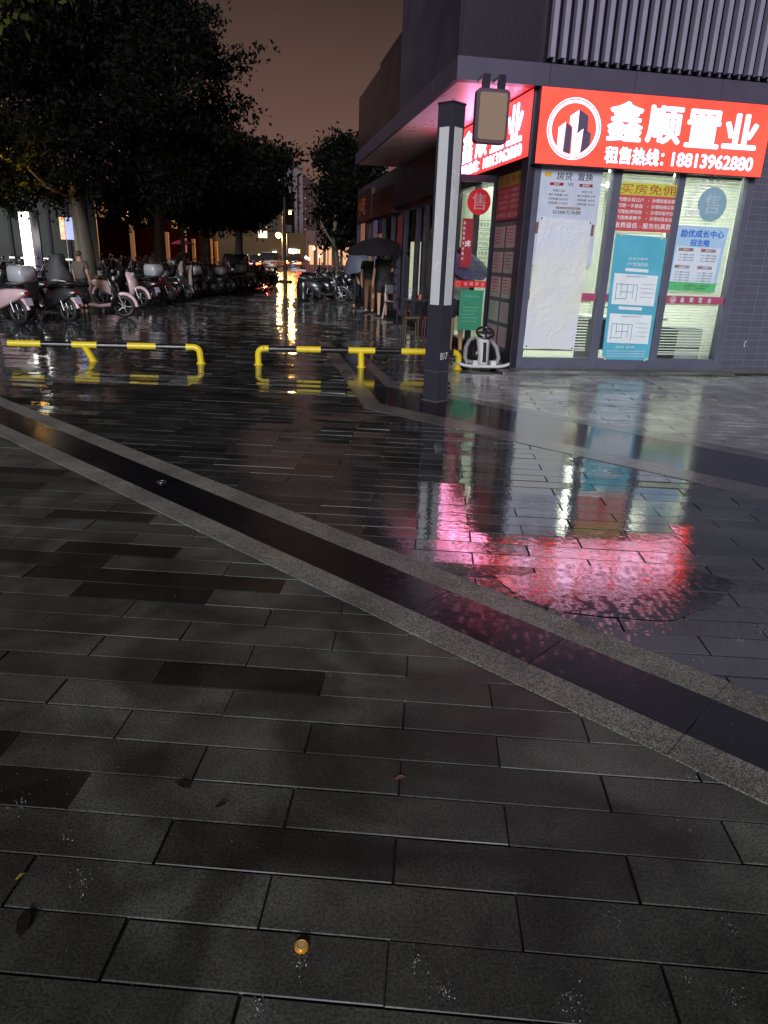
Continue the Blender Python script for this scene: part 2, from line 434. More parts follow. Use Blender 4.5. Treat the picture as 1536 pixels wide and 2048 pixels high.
# diagonal bands: d runs along the band, n across it
BD = np.array([-.7423, .6700]); BN = np.array([.6700, .7423])
def bpt(s, n_, z): q = BD * s + BN * n_; return (q[0], q[1], z)
def strip(mb, n0, n1, s0, s1, z0, z1, L, gap=0.003):
    s = s0
    while s < s1:
        e_ = min(s + L, s1); dz = rs.uniform(-.0007, .0007)
        v = [bpt(s + gap / 2, n0, z0), bpt(e_ - gap / 2, n0, z0), bpt(e_ - gap / 2, n1, z0), bpt(s + gap / 2, n1, z0)]
        v += [(p[0], p[1], z1 + dz) for p in v]
        mb.add(v, [(7, 6, 5, 4), (4, 5, 1, 0), (5, 6, 2, 1), (6, 7, 3, 2), (7, 4, 0, 3)], False); s = e_
def flat_tris(mb):
    for f in mb.f: pass
b = MB(); strip(b, 2.046, 2.200, -7.5, 12, -.01, 0.0042, 0.62); tag(b.build('granite_band', W_strip, origin=(0, 0, 0)), kind='structure')
b = MB(); strip(b, 2.488, 2.650, -7.5, 12, -.01, 0.0042, 0.62); tag(b.build('granite_band', W_strip, origin=(0, 0, 0)), kind='structure')
b = MB(); strip(b, 2.2015, 2.4865, -7.5, 12, -.01, 0.0034, .62, .004); tag(b.build('dark_band', W_band, origin=(0, 0, 0)), kind='structure')
# far double strip that turns the corner at the pole
def poly_sheet(mb, pts, z0, z1):
    n = len(pts); v = [(p[0], p[1], z0) for p in pts] + [(p[0], p[1], z1) for p in pts]
    mb.add(v, [list(range(n, 2 * n))] + [(i, (i + 1) % n, n + (i + 1) % n, n + i) for i in range(n)], False)
W_strip2 = wet_mat('honed_granite', (.12, .12, .118), (0.15, 0.25), 0.9, grain=0.008, speck=0.45, wave=0.04)
W_slate = wet_mat('dark_slate_slab', (.016, .016, .019), (0.07, 0.13), 1.0, wave=0.04, speck=0.2)
def bp2(s, n_): q = BD * s + BN * n_; return (q[0], q[1])
b = MB()
poly_sheet(b, [(-.25, 7.36), bp2(1.2, 5.36)][0:1] + [bp2(-6, 5.36), bp2(-6, 5.55), (-.08, 7.62), (-1.14, 13.4), (-1.36, 13.4)], -.01, .004)
tag(b.build('granite_border', W_strip2, origin=(0, 0, 0)), kind='structure')
b = MB()
poly_sheet(b, [(-.04, 8.75), bp2(-6, 6.50), bp2(-6, 6.70), (.10, 8.93), (-.76, 13.4), (-.90, 13.4)], -.01, .004)
tag(b.build('granite_border', W_strip2, origin=(0, 0, 0)), kind='structure')
b = MB()
poly_sheet(b, [(-.08, 7.622), bp2(-6, 5.552), bp2(-6, 6.498), (-.042, 8.75), (-.902, 13.4), (-1.138, 13.4)], -.01, .003)
tag(b.build('slate_border', W_slate, origin=(0, 0, 0)), kind='structure')

# puddle lying on the slabs in front of the shop
pp = [G(*q) for q in [(985, 1150), (1045, 1152), (1110, 1140), (1180, 1132), (1240, 1136), (1310, 1134), (1400, 1142), (1470, 1162), (1452, 1190), (1420, 1215), (1345, 1243), (1250, 1236), (1160, 1228), (1100, 1218), (1060, 1203), (1020, 1180)]]
b = MB(); fine = []
for i in range(len(pp)):
    p, q = pp[i], pp[(i + 1) % len(pp)]
    for k in range(6): t_ = k / 6; fine.append((p.x + (q.x - p.x) * t_ + .008 * math.sin(31 * p.x + 9 * k), p.y + (q.y - p.y) * t_ + .006 * math.sin(23 * p.y + 7 * k), 0.0022))
b.add(fine, [list(range(len(fine)))], False)
tag(b.build('puddle', W_puddle, origin=(0, 0, 0)), kind='structure')

# wet road crossing at the far end and its kerb
b = MB(); b.quad((-60, 46, -.006), (60, 46, -.006), (60, 78, -.006), (-60, 78, -.006))
tag(b.build('road', W_ground, origin=(0, 0, 0)), kind='structure')
b = MB(); b.box(-40, 30, 78, 78.3, -.01, .14); b.box(-40, 30, 78.304, 84, -.01, .13)
tag(b.build('far_pavement', W_kerb, origin=(0, 0, 0)), kind='structure')

# ------------------------------------------------------------------ corner shop building
YF = 10.0                                           # glass plane
US = 3.78                                           # side plane
M_tile = bpy.data.materials.new('grey_wall_tiles'); M_tile.use_nodes = True
nt = M_tile.node_tree; p_ = nt.nodes['Principled BSDF']; tc = nt.nodes.new('ShaderNodeTexCoord'); sx = nt.nodes.new('ShaderNodeSeparateXYZ'); cx2 = nt.nodes.new('ShaderNodeCombineXYZ')
mp = nt.nodes.new('ShaderNodeMapping'); mp.inputs['Rotation'].default_value = (0, 0, YB)
nt.links.new(tc.outputs['Object'], mp.inputs[0]); nt.links.new(mp.outputs[0], sx.inputs[0]); nt.links.new(sx.outputs[0], cx2.inputs[0]); nt.links.new(sx.outputs[2], cx2.inputs[1])
br = nt.nodes.new('ShaderNodeTexBrick'); br.offset = 0.5; br.inputs['Scale'].default_value = 1; br.inputs['Brick Width'].default_value = 0.20; br.inputs['Row Height'].default_value = 0.10
br.inputs['Mortar Size'].default_value = 0.004; br.inputs['Mortar Smooth'].default_value = 0.3; br.offset = 0.0
br.inputs['Color1'].default_value = (*lin(86, 86, 104), 1); br.inputs['Color2'].default_value = (*lin(92, 92, 110), 1); br.inputs['Mortar'].default_value = (*lin(118, 118, 138), 1)
nt.links.new(cx2.outputs[0], br.inputs['Vector'])
wv = nt.nodes.new('ShaderNodeTexWave'); wv.bands_direction = 'X'; wv.inputs['Scale'].default_value = 5.5; wv.inputs['Distortion'].default_value = 0.4
nt.links.new(cx2.outputs[0], wv.inputs['Vector'])
mxx = nt.nodes.new('ShaderNodeMix'); mxx.data_type = 'RGBA'; mxx.blend_type = 'MULTIPLY'; mxx.inputs[0].default_value = 0.16
nt.links.new(br.outputs['Color'], mxx.inputs[6]); nt.links.new(wv.outputs['Color'], mxx.inputs[7])
nt.links.new(mxx.outputs[2], p_.inputs['Base Color']); p_.inputs['Roughness'].default_value = 0.35
bpn = nt.nodes.new('ShaderNodeBump'); bpn.invert = True; bpn.inputs['Strength'].default_value = 0.6; bpn.inputs['Distance'].default_value = 0.004
nt.links.new(br.outputs['Fac'], bpn.inputs['Height']); nt.links.new(bpn.outputs[0], p_.inputs['Normal'])

M_clad = mat('dark_cladding', lin(27, 19, 38), 0.35, 0.2, var=0.35, scale=1.6)
M_fascia = mat('fascia_panels', lin(84, 78, 98), 0.4, 0.2, var=0.15, scale=2.0)
M_fin = mat('light_metal_fins', lin(146, 141, 164), 0.4, 0.1, var=0.08)
M_soffit = mat('white_soffit', (.90, .84, .90), 0.3, 0.1, var=0.06)
M_room = mat('white_room_wall', (.75, .77, .72), 0.6, var=0.04)
M_floor = mat('shop_floor_tiles', (.35, .34, .3), 0.2)

shop = thing('shop_building', BW(US, YF), 'dark clad corner building with louvred upper floor above the lit estate agency', 'building')
m = MB(FB)                                           # shop room shell (side wall has its own glass)
m.box(7.14, 12.5, YF, YF + .25, 0, 3.9)
m.build('tiled_wall', M_tile, shop)
m = MB(FB); m.box(3.9, 12.4, 15.0, 15.2, 0, 3.6); m.box(7.3, 7.4, 10.26, 14.99, 0, 3.6)
m.build('room_wall', M_room, shop)
m = MB(FB); m.box(3.9, 7.29, 10.12, 14.99, .0, .02); m.build('shop_floor', M_floor, shop)
m = MB(FB); m.box(3.84, 7.29, 10.02, 14.99, 2.95, 3.0); m.build('ceiling', M_room, shop)
# upper floors
m = MB(FB)
m.box(2.66, 13, 9.98, 13.87, 3.93, 9.5); m.box(2.663, 13, 13.873, 19.1, 3.8, 5.12); m.box(2.66, 13, 13.9, 16.1, 5.123, 5.2)
m.box(2.9, 13, 13.875, 18, 5.2, 6.2) if False else None
for k in range(52):                                  # ribs of the side and corner cladding
    m.box(2.70 + k * .0205 * 1.0, 2.708 + k * .0205, 9.968, 9.979, 3.93, 9.5)
for k in range(110):
    m.box(2.647, 2.659, 10.0 + k * .035, 10.012 + k * .035, 3.93, 9.5)
m.build('upper_wall', M_clad, shop)
m = MB(FB)
for k in range(56):                                  # louvre fins over the sign, alternating depth and foot
    u = 3.80 + k * .148
    m.box(u, u + .062, 9.80, 9.90, 3.985 - .0 + (.0), 9.4)
    m.box(u + .075, u + .105, 9.90, 9.962, 3.955, 9.4)
m.build('louvre_screen', M_fin, shop)
m = MB(FB)                                           # fascia in panels, front and side
for a0, a1 in ((2.60, 3.83), (3.836, 5.02), (5.026, 6.28), (6.286, 7.55), (7.556, 9.2), (9.206, 12.6)):
    m.box(a0, a1, 9.82, 9.979, 3.66, 3.915)
for k in range(8): m.box(2.60, 2.655, 9.982 + k * 1.14, 9.982 + k * 1.14 + 1.134, 3.66, 3.915)
m.box(2.655, 12.6, 9.979, 10.02, 3.70, 3.9)
m.build('fascia', M_fascia, shop)
m = MB(FB)
for k in range(8): m.box(2.658, 3.775, 10.02 + k * 1.134, 10.02 + (k + 1) * 1.134 - .008, 3.672, 3.70)
m.build('soffit', M_soffit, shop)
# window framing, front
m = MB(FB)
f0 = 3.80
for a0, a1 in ((3.80, 3.90), (4.96, 5.09), (5.95, 6.06), (7.04, 7.136)): m.box(a0, a1, YF - .04, YF + .08, 0.05, 2.80, .006)
m.box(3.90, 7.04, YF - .03, YF + .06, 0.05, .20); m.box(3.79, 7.15, YF - .02, YF + .1, 2.80, 3.66)
m.build('window_frame', M_frame, shop)
m = MB(FB); m.box(3.70, 3.7999, YF - .06, YF + .2, 0.05, 3.655, .004); m.build('corner_post', M_dark, shop)
for a0, a1 in ((3.90, 4.96), (5.09, 5.95), (6.06, 7.04)):
    m = MB(FB); m.quad((a0, YF + .02, .20), (a1, YF + .02, .20), (a1, YF + .02, 2.80), (a0, YF + .02, 2.80)); m.build('pane', M_glass, shop)
m = MB(FB); m.box(3.5, 7.2, 9.62, 9.97, -.01, .035, .008); m.box(3.72, 12.6, 9.97, 10.3, -.01, .05); m.build('plinth', W_kerb, shop)
# side facade: dark panel wall carrying the listing gallery, glass behind the screen, dark shops further back
m = MB(FB)
m.box(US, US + .10, 10.16, 11.40, 0, 3.66); m.box(US, US + .10, 11.4, 15.0, 2.72, 3.66); m.box(US, US + .10, 11.4, 15.0, 0, .15)
for v_ in (11.42, 12.55, 13.7, 14.9): m.box(US + .002, US + .098, v_, v_ + .08, .15, 2.72)
m.box(US, US + .10, 15.0, 27, 2.65, 3.75); m.box(US, US + .12, 15.0, 27, 0, .12)
m.box(US + .1, 12.4, 26.9, 27, 0, 3.75)
for v_ in (15.05, 16.3, 17.1, 18.5, 19.0, 20.2, 21.7, 23.0, 24.2, 25.5, 26.9): m.box(US - .01, US + .11, v_, v_ + .1, .12, 2.65)
m.build('side_wall', M_dark, shop)
m = MB(FB); m.quad((US + .05, 15.0, .15), (US + .05, 11.5, .15), (US + .05, 11.5, 2.72), (US + .05, 15.0, 2.72)); m.build('pane', M_glass, shop)
m = MB(FB); m.quad((US + .05, 27.0, .12), (US + .05, 15.0, .12), (US + .05, 15.0, 2.65), (US + .05, 27.0, 2.65))
m.build('pane', M_glass, shop)
m = MB(FB); m.box(4.6, 4.7, 15.21, 26.9, 0, 3.7); m.build('inner_wall', mat('dim_interior', (.05, .05, .055), .6), shop)
# lamps on the ceiling of the agency
M_lampw = mat('ceiling_lamp_light', (.9, .9, .9), .5, emit=(.95, 1.0, .88), estr=14)
for (a, b_) in ((4.5, 11.3), (5.6, 11.3), (6.7, 11.3), (4.5, 13.4), (5.6, 13.4), (6.7, 13.4)):
    m = MB(FB); m.box(a - .28, a + .28, b_ - .28, b_ + .28, 2.925, 2.948)
    m.build('ceiling_light', M_lampw, shop)
# downlight-like strip inside the dark neighbours
M_stripw = mat('warm_lamp_light', (.9, .9, .8), .5, emit=(.95, .95, .62), estr=0.8)
for (px0, px1, y0, y1) in ((823, 829, 484, 592), (836, 841, 484, 590)):
    va, za = U(px0, y0, 4.3); vb, _ = U(px1, y0, 4.3); _, zb = U(px0, y1, 4.3)
    m = MB(FB); m.box(4.28, 4.32, min(va, vb), max(va, vb), zb, za); m.build('light_tube', M_stripw, shop)

# ------------------------------------------------------------------ lit signs
def lit(name, col, s, amount=0.25, scale=2.0):
    m = mat(name, [min(1, c) * .8 for c in col], .35, emit=col, estr=s)
    nt = m.node_tree; p = nt.nodes['Principled BSDF']
    n = nt.nodes.new('ShaderNodeTexNoise'); n.inputs['Scale'].default_value = scale; n.inputs['Detail'].default_value = 1
    t = nt.nodes.new('ShaderNodeTexCoord'); nt.links.new(t.outputs['Object'], n.inputs['Vector'])
    r = nt.nodes.new('ShaderNodeMapRange'); r.inputs[1].default_value = .3; r.inputs[2].default_value = .7; r.inputs[3].default_value = s * (1 - amount); r.inputs[4].default_value = s * (1 + amount)
    nt.links.new(n.outputs['Fac'], r.inputs[0]); nt.links.new(r.outputs[0], p.inputs['Emission Strength'])
    return m
M_red = lit('lit_red_face', (1.4, .080, .050), 1.0)
M_let = lit('lit_white_lettering', (2.6, 1.5, 2.7), 1.0, .15)
M_letS = lit('lit_lilac_lettering', (1.15, .92, 1.7), 1.0, .25)
M_logod = mat('logo_dark_faces', lin(60, 55, 75), .4, emit=(.05, .04, .07), estr=1)
VS = 9.80
sign = thing('shop_sign', BW(5.4, VS, 2.76), 'wide lit red sign box with white lettering and round tower logo facing the viewer', 'shop sign')
u0, z1 = V(1083, 178, VS); u1, _ = V(1534, 216, VS); _, z0 = V(1069, 326, VS)
u0 = 3.735; u1 = 7.10; z0 = 2.765; z1 = 3.652
m = MB(FB); m.box(u0 - .01, u1 + .01, VS + .0025, VS + .14, z0 - .01, z1 + .005); m.build('frame', M_dark, sign)
m = MB(FB); m.box(u0, u1, VS, VS + .002, z0, z1); m.build('face', M_red, sign)
RU = Vector(EU); UP = Vector((0, 0, 1))
def front_text(body, px, v, mb, bold=.03, d=.004):
    """px = (x_left,y_left,x_right,y_right, y_top_at_left) -> lettering box on the front plane"""
    (xl, yl), (xr, yr), yt = px
    a, zb = V(xl, yl, v); b_, zb2 = V(xr, yr, v); _, zt = V(xl + (yl - yt) * .12, yt, v)
    put_text(mb, body, BW(a, v - d, (zb + zb2) / 2), RU, UP, w=b_ - a, h=zt - (zb + zb2) / 2, bold=bold)
mt = MB()
for ch, px in zip('鑫顺置业', [((1213, 280), (1279, 283), 202), ((1291, 284), (1356, 288), 211), ((1369, 292), (1433, 296), 219), ((1444, 295), (1508, 299), 227)]):
    front_text(ch, px, VS, mt, bold=.034)
mt.build('lettering', M_let, sign)
mt = MB()
front_text('租售热线：', ((1208, 325), (1324, 333), 292), VS, mt, bold=.035)
mt.build('lettering', M_let, sign)
mt = MB()
front_text('18813962880', ((1342, 333), (1502, 341), 305), VS, mt, bold=.03)
mt.build('lettering', M_let, sign)
# round logo
def sgn(x, y): return V(x, y, VS)
cu, cz = sgn(1148, 258); ru = (sgn(1202, 262)[0] - sgn(1095, 254)[0]) / 2; rz = (sgn(1150, 195)[1] - sgn(1146, 320)[1]) / 2
def ring(mb, a, b_, d, n=64):
    vs_ = []; 
    for i in range(n):
        t = 2 * math.pi * i / n
        for k in (a, b_): q = BW(cu + ru * k * math.cos(t), VS - d, cz + rz * k * math.sin(t)); vs_.append(q)
    mb.add(vs_, [(2 * i, 2 * ((i + 1) % n), 2 * ((i + 1) % n) + 1, 2 * i + 1) for i in range(n)], False)
ml = MB(); ring(ml, .965, 1.0, .003); ring(ml, .83, .925, .003)
def lp(mb, pts, d): mb.add([BW(*sgn(1060 + x / 3.227, 160 + y / 3.227)[:1], VS - d, sgn(1060 + x / 3.227, 160 + y / 3.227)[1]) for x, y in pts][::-1], [list(range(len(pts)))], False)
ml.m = 1
lp(ml, [(320, 188), (378, 232), (370, 345), (305, 350), (308, 300)], .003)
lp(ml, [(236, 272), (272, 308), (256, 476), (212, 462)], .003)
lp(ml, [(346, 308), (394, 346), (384, 425), (322, 478)], .003)
ml.m = 0
lp(ml, [(318, 194), (262, 232), (256, 280), (276, 305), (262, 480), (290, 482), (300, 345), (306, 318)], .0045)
lp(ml, [(232, 270), (184, 306), (174, 425), (208, 462)], .0045)
lp(ml, [(344, 315), (306, 346), (294, 482), (318, 478)], .0045)
ml.build('logo', [M_let, M_logod], sign)

# the same sign round the corner
SU = 3.68
M_let2 = lit('lit_pink_white_lettering', (3.6, 2.1, 4.0), 1.0, .1)
sign2 = thing('shop_sign', BW(SU, 11.7, 2.85), 'lit red sign box on the side wall seen at a slant behind the hanging panel', 'shop sign')
m = MB(FB); m.box(SU + .0025, SU + .095, 9.955, 13.75, 2.85, 3.655); m.build('frame', M_dark, sign2)
m = MB(FB); m.box(SU, SU + .002, 9.96, 13.74, 2.86, 3.65); m.build('face', lit('lit_red_side_face', (2.6, .085, .065), 1.0), sign2)
RS = Vector(-EV)
mt = MB()
for ch, (va, vb) in zip('业置顺鑫', [(10.27, 10.86), (11.02, 11.61), (11.82, 12.40), (12.60, 13.18)]):
    put_text(mt, ch, BW(SU - .004, vb, 3.10), RS, UP, w=vb - va, h=.47, bold=.034)
mt.build('lettering', M_let2, sign2)
mt = MB()
put_text(mt, '18813962880', BW(SU - .004, 11.92, 2.905), RS, UP, w=1.70, h=.15, bold=.03)
mt.build('lettering', M_let2, sign2)
mt = MB()
put_text(mt, '租售热线：', BW(SU - .004, 13.3, 2.90), RS, UP, w=1.15, h=.17, bold=.035)
mt.build('lettering', M_let2, sign2)

# dull sign of the neighbour: unlit lettering on the dark wall
M_dull = mat('unlit_grey_lettering', lin(110, 95, 125), .5)
nb = thing('shop_sign', BW(US, 17.2, 2.85), 'unlit dark sign of the phone repair shop with grey lettering on the side wall', 'shop sign')
m = MB(FB); m.box(US - .10, US - .002, 15.05, 19.6, 2.78, 3.62); m.build('board', M_clad, nb)
mt = MB(); put_text(mt, '二手手机快修店', BW(US - .104, 19.3, 2.98), RS, UP, w=4.0, h=.42, bold=.01); mt.build('lettering', M_dull, nb)
rb = thing('shop_sign', BW(US, 21.5, 2.6), 'dark red unlit sign board between the phone shop and the far end of the wall', 'shop sign')
m = MB(FB); m.box(US - .09, US - .002, 19.7, 23.2, 2.66, 3.35); m.build('board', mat('dark_red_board', lin(52, 18, 26), .5), rb)
lb = thing('shop_sign', BW(US, 24.5, 2.6), 'small orange lit sign at the far end of the shop row', 'shop sign')
m = MB(FB); m.box(US - .09, US - .002, 23.3, 26.4, 2.66, 3.55); m.build('board', mat('dark_brown_board', lin(42, 22, 20), .5), lb)
mt = MB()
M_or = mat('amber_lettering', lin(200, 100, 60), .5, emit=lin(160, 70, 40), estr=.10)
put_text(mt, '小吃', BW(US - .094, 26.1, 2.85), RS, UP, w=1.6, h=.55, bold=.02); mt.build('lettering', M_or, lb)
# a column of lit menu cards and pale posters on the dark shop glass
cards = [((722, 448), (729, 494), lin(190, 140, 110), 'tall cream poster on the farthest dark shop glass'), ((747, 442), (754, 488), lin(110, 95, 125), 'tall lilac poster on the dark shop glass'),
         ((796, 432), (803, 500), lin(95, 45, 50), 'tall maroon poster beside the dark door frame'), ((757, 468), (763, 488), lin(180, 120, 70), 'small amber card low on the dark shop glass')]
for (a, b_, c, lab) in cards:
    va, za = U(*a, US - .02); vb, zb = U(*b_, US - .02)
    m = MB(FB); m.box(US - .024, US - .018, min(va, vb), max(va, vb), zb, za)
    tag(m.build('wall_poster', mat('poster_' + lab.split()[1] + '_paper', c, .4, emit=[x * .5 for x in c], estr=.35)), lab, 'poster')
bd = thing('menu_board', BW(US - .1, 18.7, .3), 'narrow board of seven stacked grey menu cards beside the dark shop door', 'menu board')
m = MB(FB); m.box(US - .10, US - .03, 18.62, 19.12, .25, 1.75); m.build('board', M_dark, bd)
for k in range(7):
    m = MB(FB); m.box(US - .115, US - .102, 18.68, 19.06, .30 + k * .205, .30 + k * .205 + .155); m.build('card', mat('grey_card', lin(95, 88, 110), .4), bd)

# ------------------------------------------------------------------ posters and stickers on the front glass
def rect_front(pts, v):
    us = []; zs = []
    for x, y in pts: a, z = V(x, y, v); us.append(a); zs.append(z)
    return us, zs
def sheet(name, quad, v, mt_, label, cat='poster', wrinkle=0.0, n=(14, 36), seed=1, bow=0.0, parent=None):
    """quad = (u,z) of TL, TR, BR, BL; a thin sheet of paper with a little buckling"""
    TL, TR, BR, BL = [np.array(q) for q in quad]; nx, ny = n; rr = random.Random(seed)
    ph = [(rr.uniform(2, 9), rr.uniform(2, 14), rr.uniform(0, 6), rr.uniform(.4, 1)) for _ in range(7)]
    vs_ = []; fs = []
    for j in range(ny + 1):
        for i in range(nx + 1):
            s, t = i / nx, j / ny
            q = (TL * (1 - s) + TR * s) * (1 - t) + (BL * (1 - s) + BR * s) * t
            d = sum(a * math.sin(fx * s * 3 + fy * t * 2 + p0) for fx, fy, p0, a in ph) * wrinkle + bow * math.sin(math.pi * t) 
            vs_.append(BW(q[0], v - .004 - abs(d), q[1]))
    for j in range(ny):
        for i in range(nx):
            a = j * (nx + 1) + i; fs.append((a, a + nx + 1, a + nx + 2, a + 1))
    k = len(vs_); back = [p_ + Vector(EV) * .0012 for p_ in vs_]
    mb = MB(); mb.add(vs_ + back, fs + [tuple(reversed([i + k for i in f])) for f in fs], True)
    return mb
def uv_at(quad, s, t):
    TL, TR, BR, BL = [np.array(q) for q in quad]
    return (TL * (1 - s) + TR * s) * (1 - t) + (BL * (1 - s) + BR * s) * t
def line_on(mb, quad, v, body, s, t, w, h, bold=.02, align='l', d=.006):
    a = uv_at(quad, s, t); W = np.linalg.norm(np.array(quad[1]) - np.array(quad[0])); H = np.linalg.norm(np.array(quad[3]) - np.array(quad[0]))
    put_text(mb, body, BW(a[0], v - d, a[1]), RU, UP, w=w * W if w else None, h=h * H if h else None, bold=bold, align=align)
def block_on(mb, quad, v, s0, t0, s1, t1, d=.0055):
    c = [uv_at(quad, *q) for q in ((s0, t0), (s1, t0), (s1, t1), (s0, t1))]
    mb.add([BW(q[0], v - d, q[1]) for q in c], [(3, 2, 1, 0)], False)
def Q(v, *px): return [V(x, y, v) for x, y in px]
VP = YF + .012
def glow(name, c, s=.25, rough=.45): return mat(name, c, rough, var=.06, emit=c, estr=s) if False else mat(name, c, rough, var=.06)
inkd = mat('dark_ink', (.02, .02, .025), .5); inkr = mat('dark_red_ink', lin(150, 30, 45), .5); inkw = mat('white_ink', (.85, .85, .88), .5)
inkb = mat('blue_ink', lin(50, 110, 210), .5); inko = mat('orange_ink', lin(210, 120, 80), .5); inkg = mat('grey_ink', (.25, .27, .3), .5); inkbr = mat('brown_ink', lin(130, 85, 75), .5)
VO = YF + .012 - .03                                  # in front of the glass
# 1 white loan poster
q = Q(VP, (1081, 336), (1203, 345), (1168, 590), (1052, 578)); q = [(3.905, 2.76), (4.80, 2.76), (4.80, 1.50), (3.905, 1.50)]
po = thing('loan_poster', BW(4.35, VO, 1.5), 'pale grey loan comparison poster in the left window, half covered by a blank sheet', 'poster')
sheet('paper', q, VO, None, '').build('paper', mat('pale_blue_grey_paper', lin(196, 202, 222), .45), po)
t = MB(); line_on(t, q, VO, '房贷', .26, .125, .25, .075, .02); line_on(t, q, VO, '置换', .60, .125, .25, .075, .02)
line_on(t, q, VO, 'VS', .45, .185, .09, .035, -.005)
for k, (a, b_) in enumerate((('年息 5.25%', '年息 3.7%'), ('每个月利息2.18万', '每个月利息1.54万'), ('1年利息 26.25万', '1年利息 18.5万'), ('5年利息 131.25万', '5年利息 92.5万'))):
    line_on(t, q, VO, a, .32, .245 + k * .042, .20 if k == 0 else .32, .024, .015, 'c'); line_on(t, q, VO, b_, .78, .245 + k * .042, .18 if k == 0 else .30, .024, .015, 'c')
line_on(t, q, VO, '以500万为例', .25, .468, .46, .040, .02)
t.build('print', inkd, po)
t = MB(); block_on(t, q, VO, .16, .155, .38, .185); block_on(t, q, VO, .64, .155, .86, .185); t.build('print', inkr, po)
t = MB(); block_on(t, q, VO, .30, .395, .70, .415); block_on(t, q, VO, 0, .56, .97, .68); t.build('print', inkbr, po)
t = MB(); line_on(t, q, VO, '商贷', .27, .18, .09, .02, .02, 'c', .007); line_on(t, q, VO, '抵押贷', .75, .18, .12, .02, .02, 'c', .007); line_on(t, q, VO, '100兑现抵押贷置换', .50, .411, .34, .011, .01, 'c', .007); t.build('print', inkw, po)
t = MB(); block_on(t, q, VO, .06, .055, .17, .10); t.build('print', mat('gold_ink', lin(215, 175, 60), .4), po)
# blank crumpled sheet over it
q = Q(VO - .02, (1079, 432), (1184, 443), (1147, 700), (1046, 695))
sh = thing('blank_sheet', BW(4.3, VO - .02, .3), 'long crumpled blank white sheet pinned over the loan poster', 'sheet')
M_sheet = bpy.data.materials.new('crumpled_white_sheet'); M_sheet.use_nodes = True
nt = M_sheet.node_tree; p_ = nt.nodes['Principled BSDF']; tc = nt.nodes.new('ShaderNodeTexCoord'); nz = nt.nodes.new('ShaderNodeTexNoise'); nz.inputs['Scale'].default_value = 0.9; nz.inputs['Detail'].default_value = 2
cr2 = nt.nodes.new('ShaderNodeValToRGB'); cr2.color_ramp.elements[0].position = .35; cr2.color_ramp.elements[0].color = (*lin(214, 217, 232), 1); cr2.color_ramp.elements[1].position = .7; cr2.color_ramp.elements[1].color = (*lin(226, 226, 206), 1)
nt.links.new(tc.outputs['Object'], nz.inputs[0]); nt.links.new(nz.outputs[0], cr2.inputs[0]); nt.links.new(cr2.outputs[0], p_.inputs['Base Color']); p_.inputs['Roughness'].default_value = .5
n5 = nt.nodes.new('ShaderNodeTexNoise'); n5.inputs['Scale'].default_value = 5; n5.inputs['Detail'].default_value = 5; n5.inputs['Distortion'].default_value = 1.5; bb = nt.nodes.new('ShaderNodeBump'); bb.inputs['Strength'].default_value = .7; bb.inputs['Distance'].default_value = .03
nt.links.new(tc.outputs['Object'], n5.inputs[0]); nt.links.new(n5.outputs[0], bb.inputs['Height']); nt.links.new(bb.outputs[0], p_.inputs['Normal'])
sheet('sheet', q, VO - .02, None, '', wrinkle=.004, seed=3).build('sheet', M_sheet, sh)
for s_, t_ in ((.04, .012), (.96, .012), (.95, .985), (.05, .985)):
    a = uv_at(q, s_, t_); m = MB(FB); m.ball((a[0], VO - .045, a[1]), .011, (1, .5, 1), 8, 5); m.build('pin', M_blackp, sh)
# 2 red and yellow banner
q = Q(VO, (1234, 355), (1352, 360), (1340, 470), (1228, 462)); q = [(5.07, 2.62), (5.955, 2.62), (5.955, 1.99), (5.07, 1.99)]
rbn = thing('window_banner', BW(5.5, VO, 1.99), 'red banner with a yellow top strip in the middle window above the blue poster', 'banner')
sheet('paper', q, VO, None, '').build('paper', mat('red_banner_paper', lin(196, 82, 86), .5), rbn)
t = MB(); block_on(t, q, VO, 0, 0, 1, .25); t.build('strip', mat('yellow_banner_strip', lin(205, 198, 70), .5), rbn)
t = MB(); line_on(t, q, VO, '买房免佣', .03, .225, .95, .20, .01, 'l', .007); t.build('print', mat('banner_red_ink', lin(165, 45, 55), .5), rbn)
t = MB()
for k, (a, b_) in enumerate((('代理交易过户', '办理房屋出租'), ('代理一手楼盘', '办理按揭买房'), ('代理抵押贷款', '办理房屋评估'), ('代理继承赠予', '办理加急出证'))):
    line_on(t, q, VO, a, .01, .385 + k * .125, .44, .082, .02); line_on(t, q, VO, '·', .53, .36 + k * .125, None, .02, .02); line_on(t, q, VO, b_, .60, .385 + k * .125, .40, .082, .02)
line_on(t, q, VO, '收费最低 - 服务包满意', .01, .93, .98, .115, .025); t.build('print', inkw, rbn)
# 3 blue poster
q = Q(VO - .012, (1231, 467), (1334, 476), (1296, 721), (1203, 718))
bp = thing('window_poster', BW(5.3, VO, .2), 'tall turquoise poster with two white floor plan cards in the middle window', 'poster')
sheet('paper', q, VO - .012, None, '', wrinkle=.0016, seed=9).build('paper', mat('turquoise_paper', lin(92, 178, 205), .35, var=.3, scale=2.2), bp)
t = MB(); block_on(t, q, VO - .02, .06, .30, .93, .545); block_on(t, q, VO - .02, .06, .62, .93, .86); block_on(t, q, VO - .02, .26, .255, .72, .28); block_on(t, q, VO - .02, .22, .56, .70, .585)
line_on(t, q, VO - .02, '新房源推荐', .30, .19, .38, .018, 0.01); line_on(t, q, VO - .02, '户型解析', .28, .24, .42, .03, 0.0)
line_on(t, q, VO - .02, '欢迎 咨询', .25, .905, .38, .022, 0.0)
for k in range(3): line_on(t, q, VO - .02, '本资料仅供参考以实际为准详情请到店咨询', .08, .935 + k * .022, .78, .012, 0.0)
t.build('print', mat('poster_white_ink', lin(228, 235, 245), .45), bp)
t = MB()
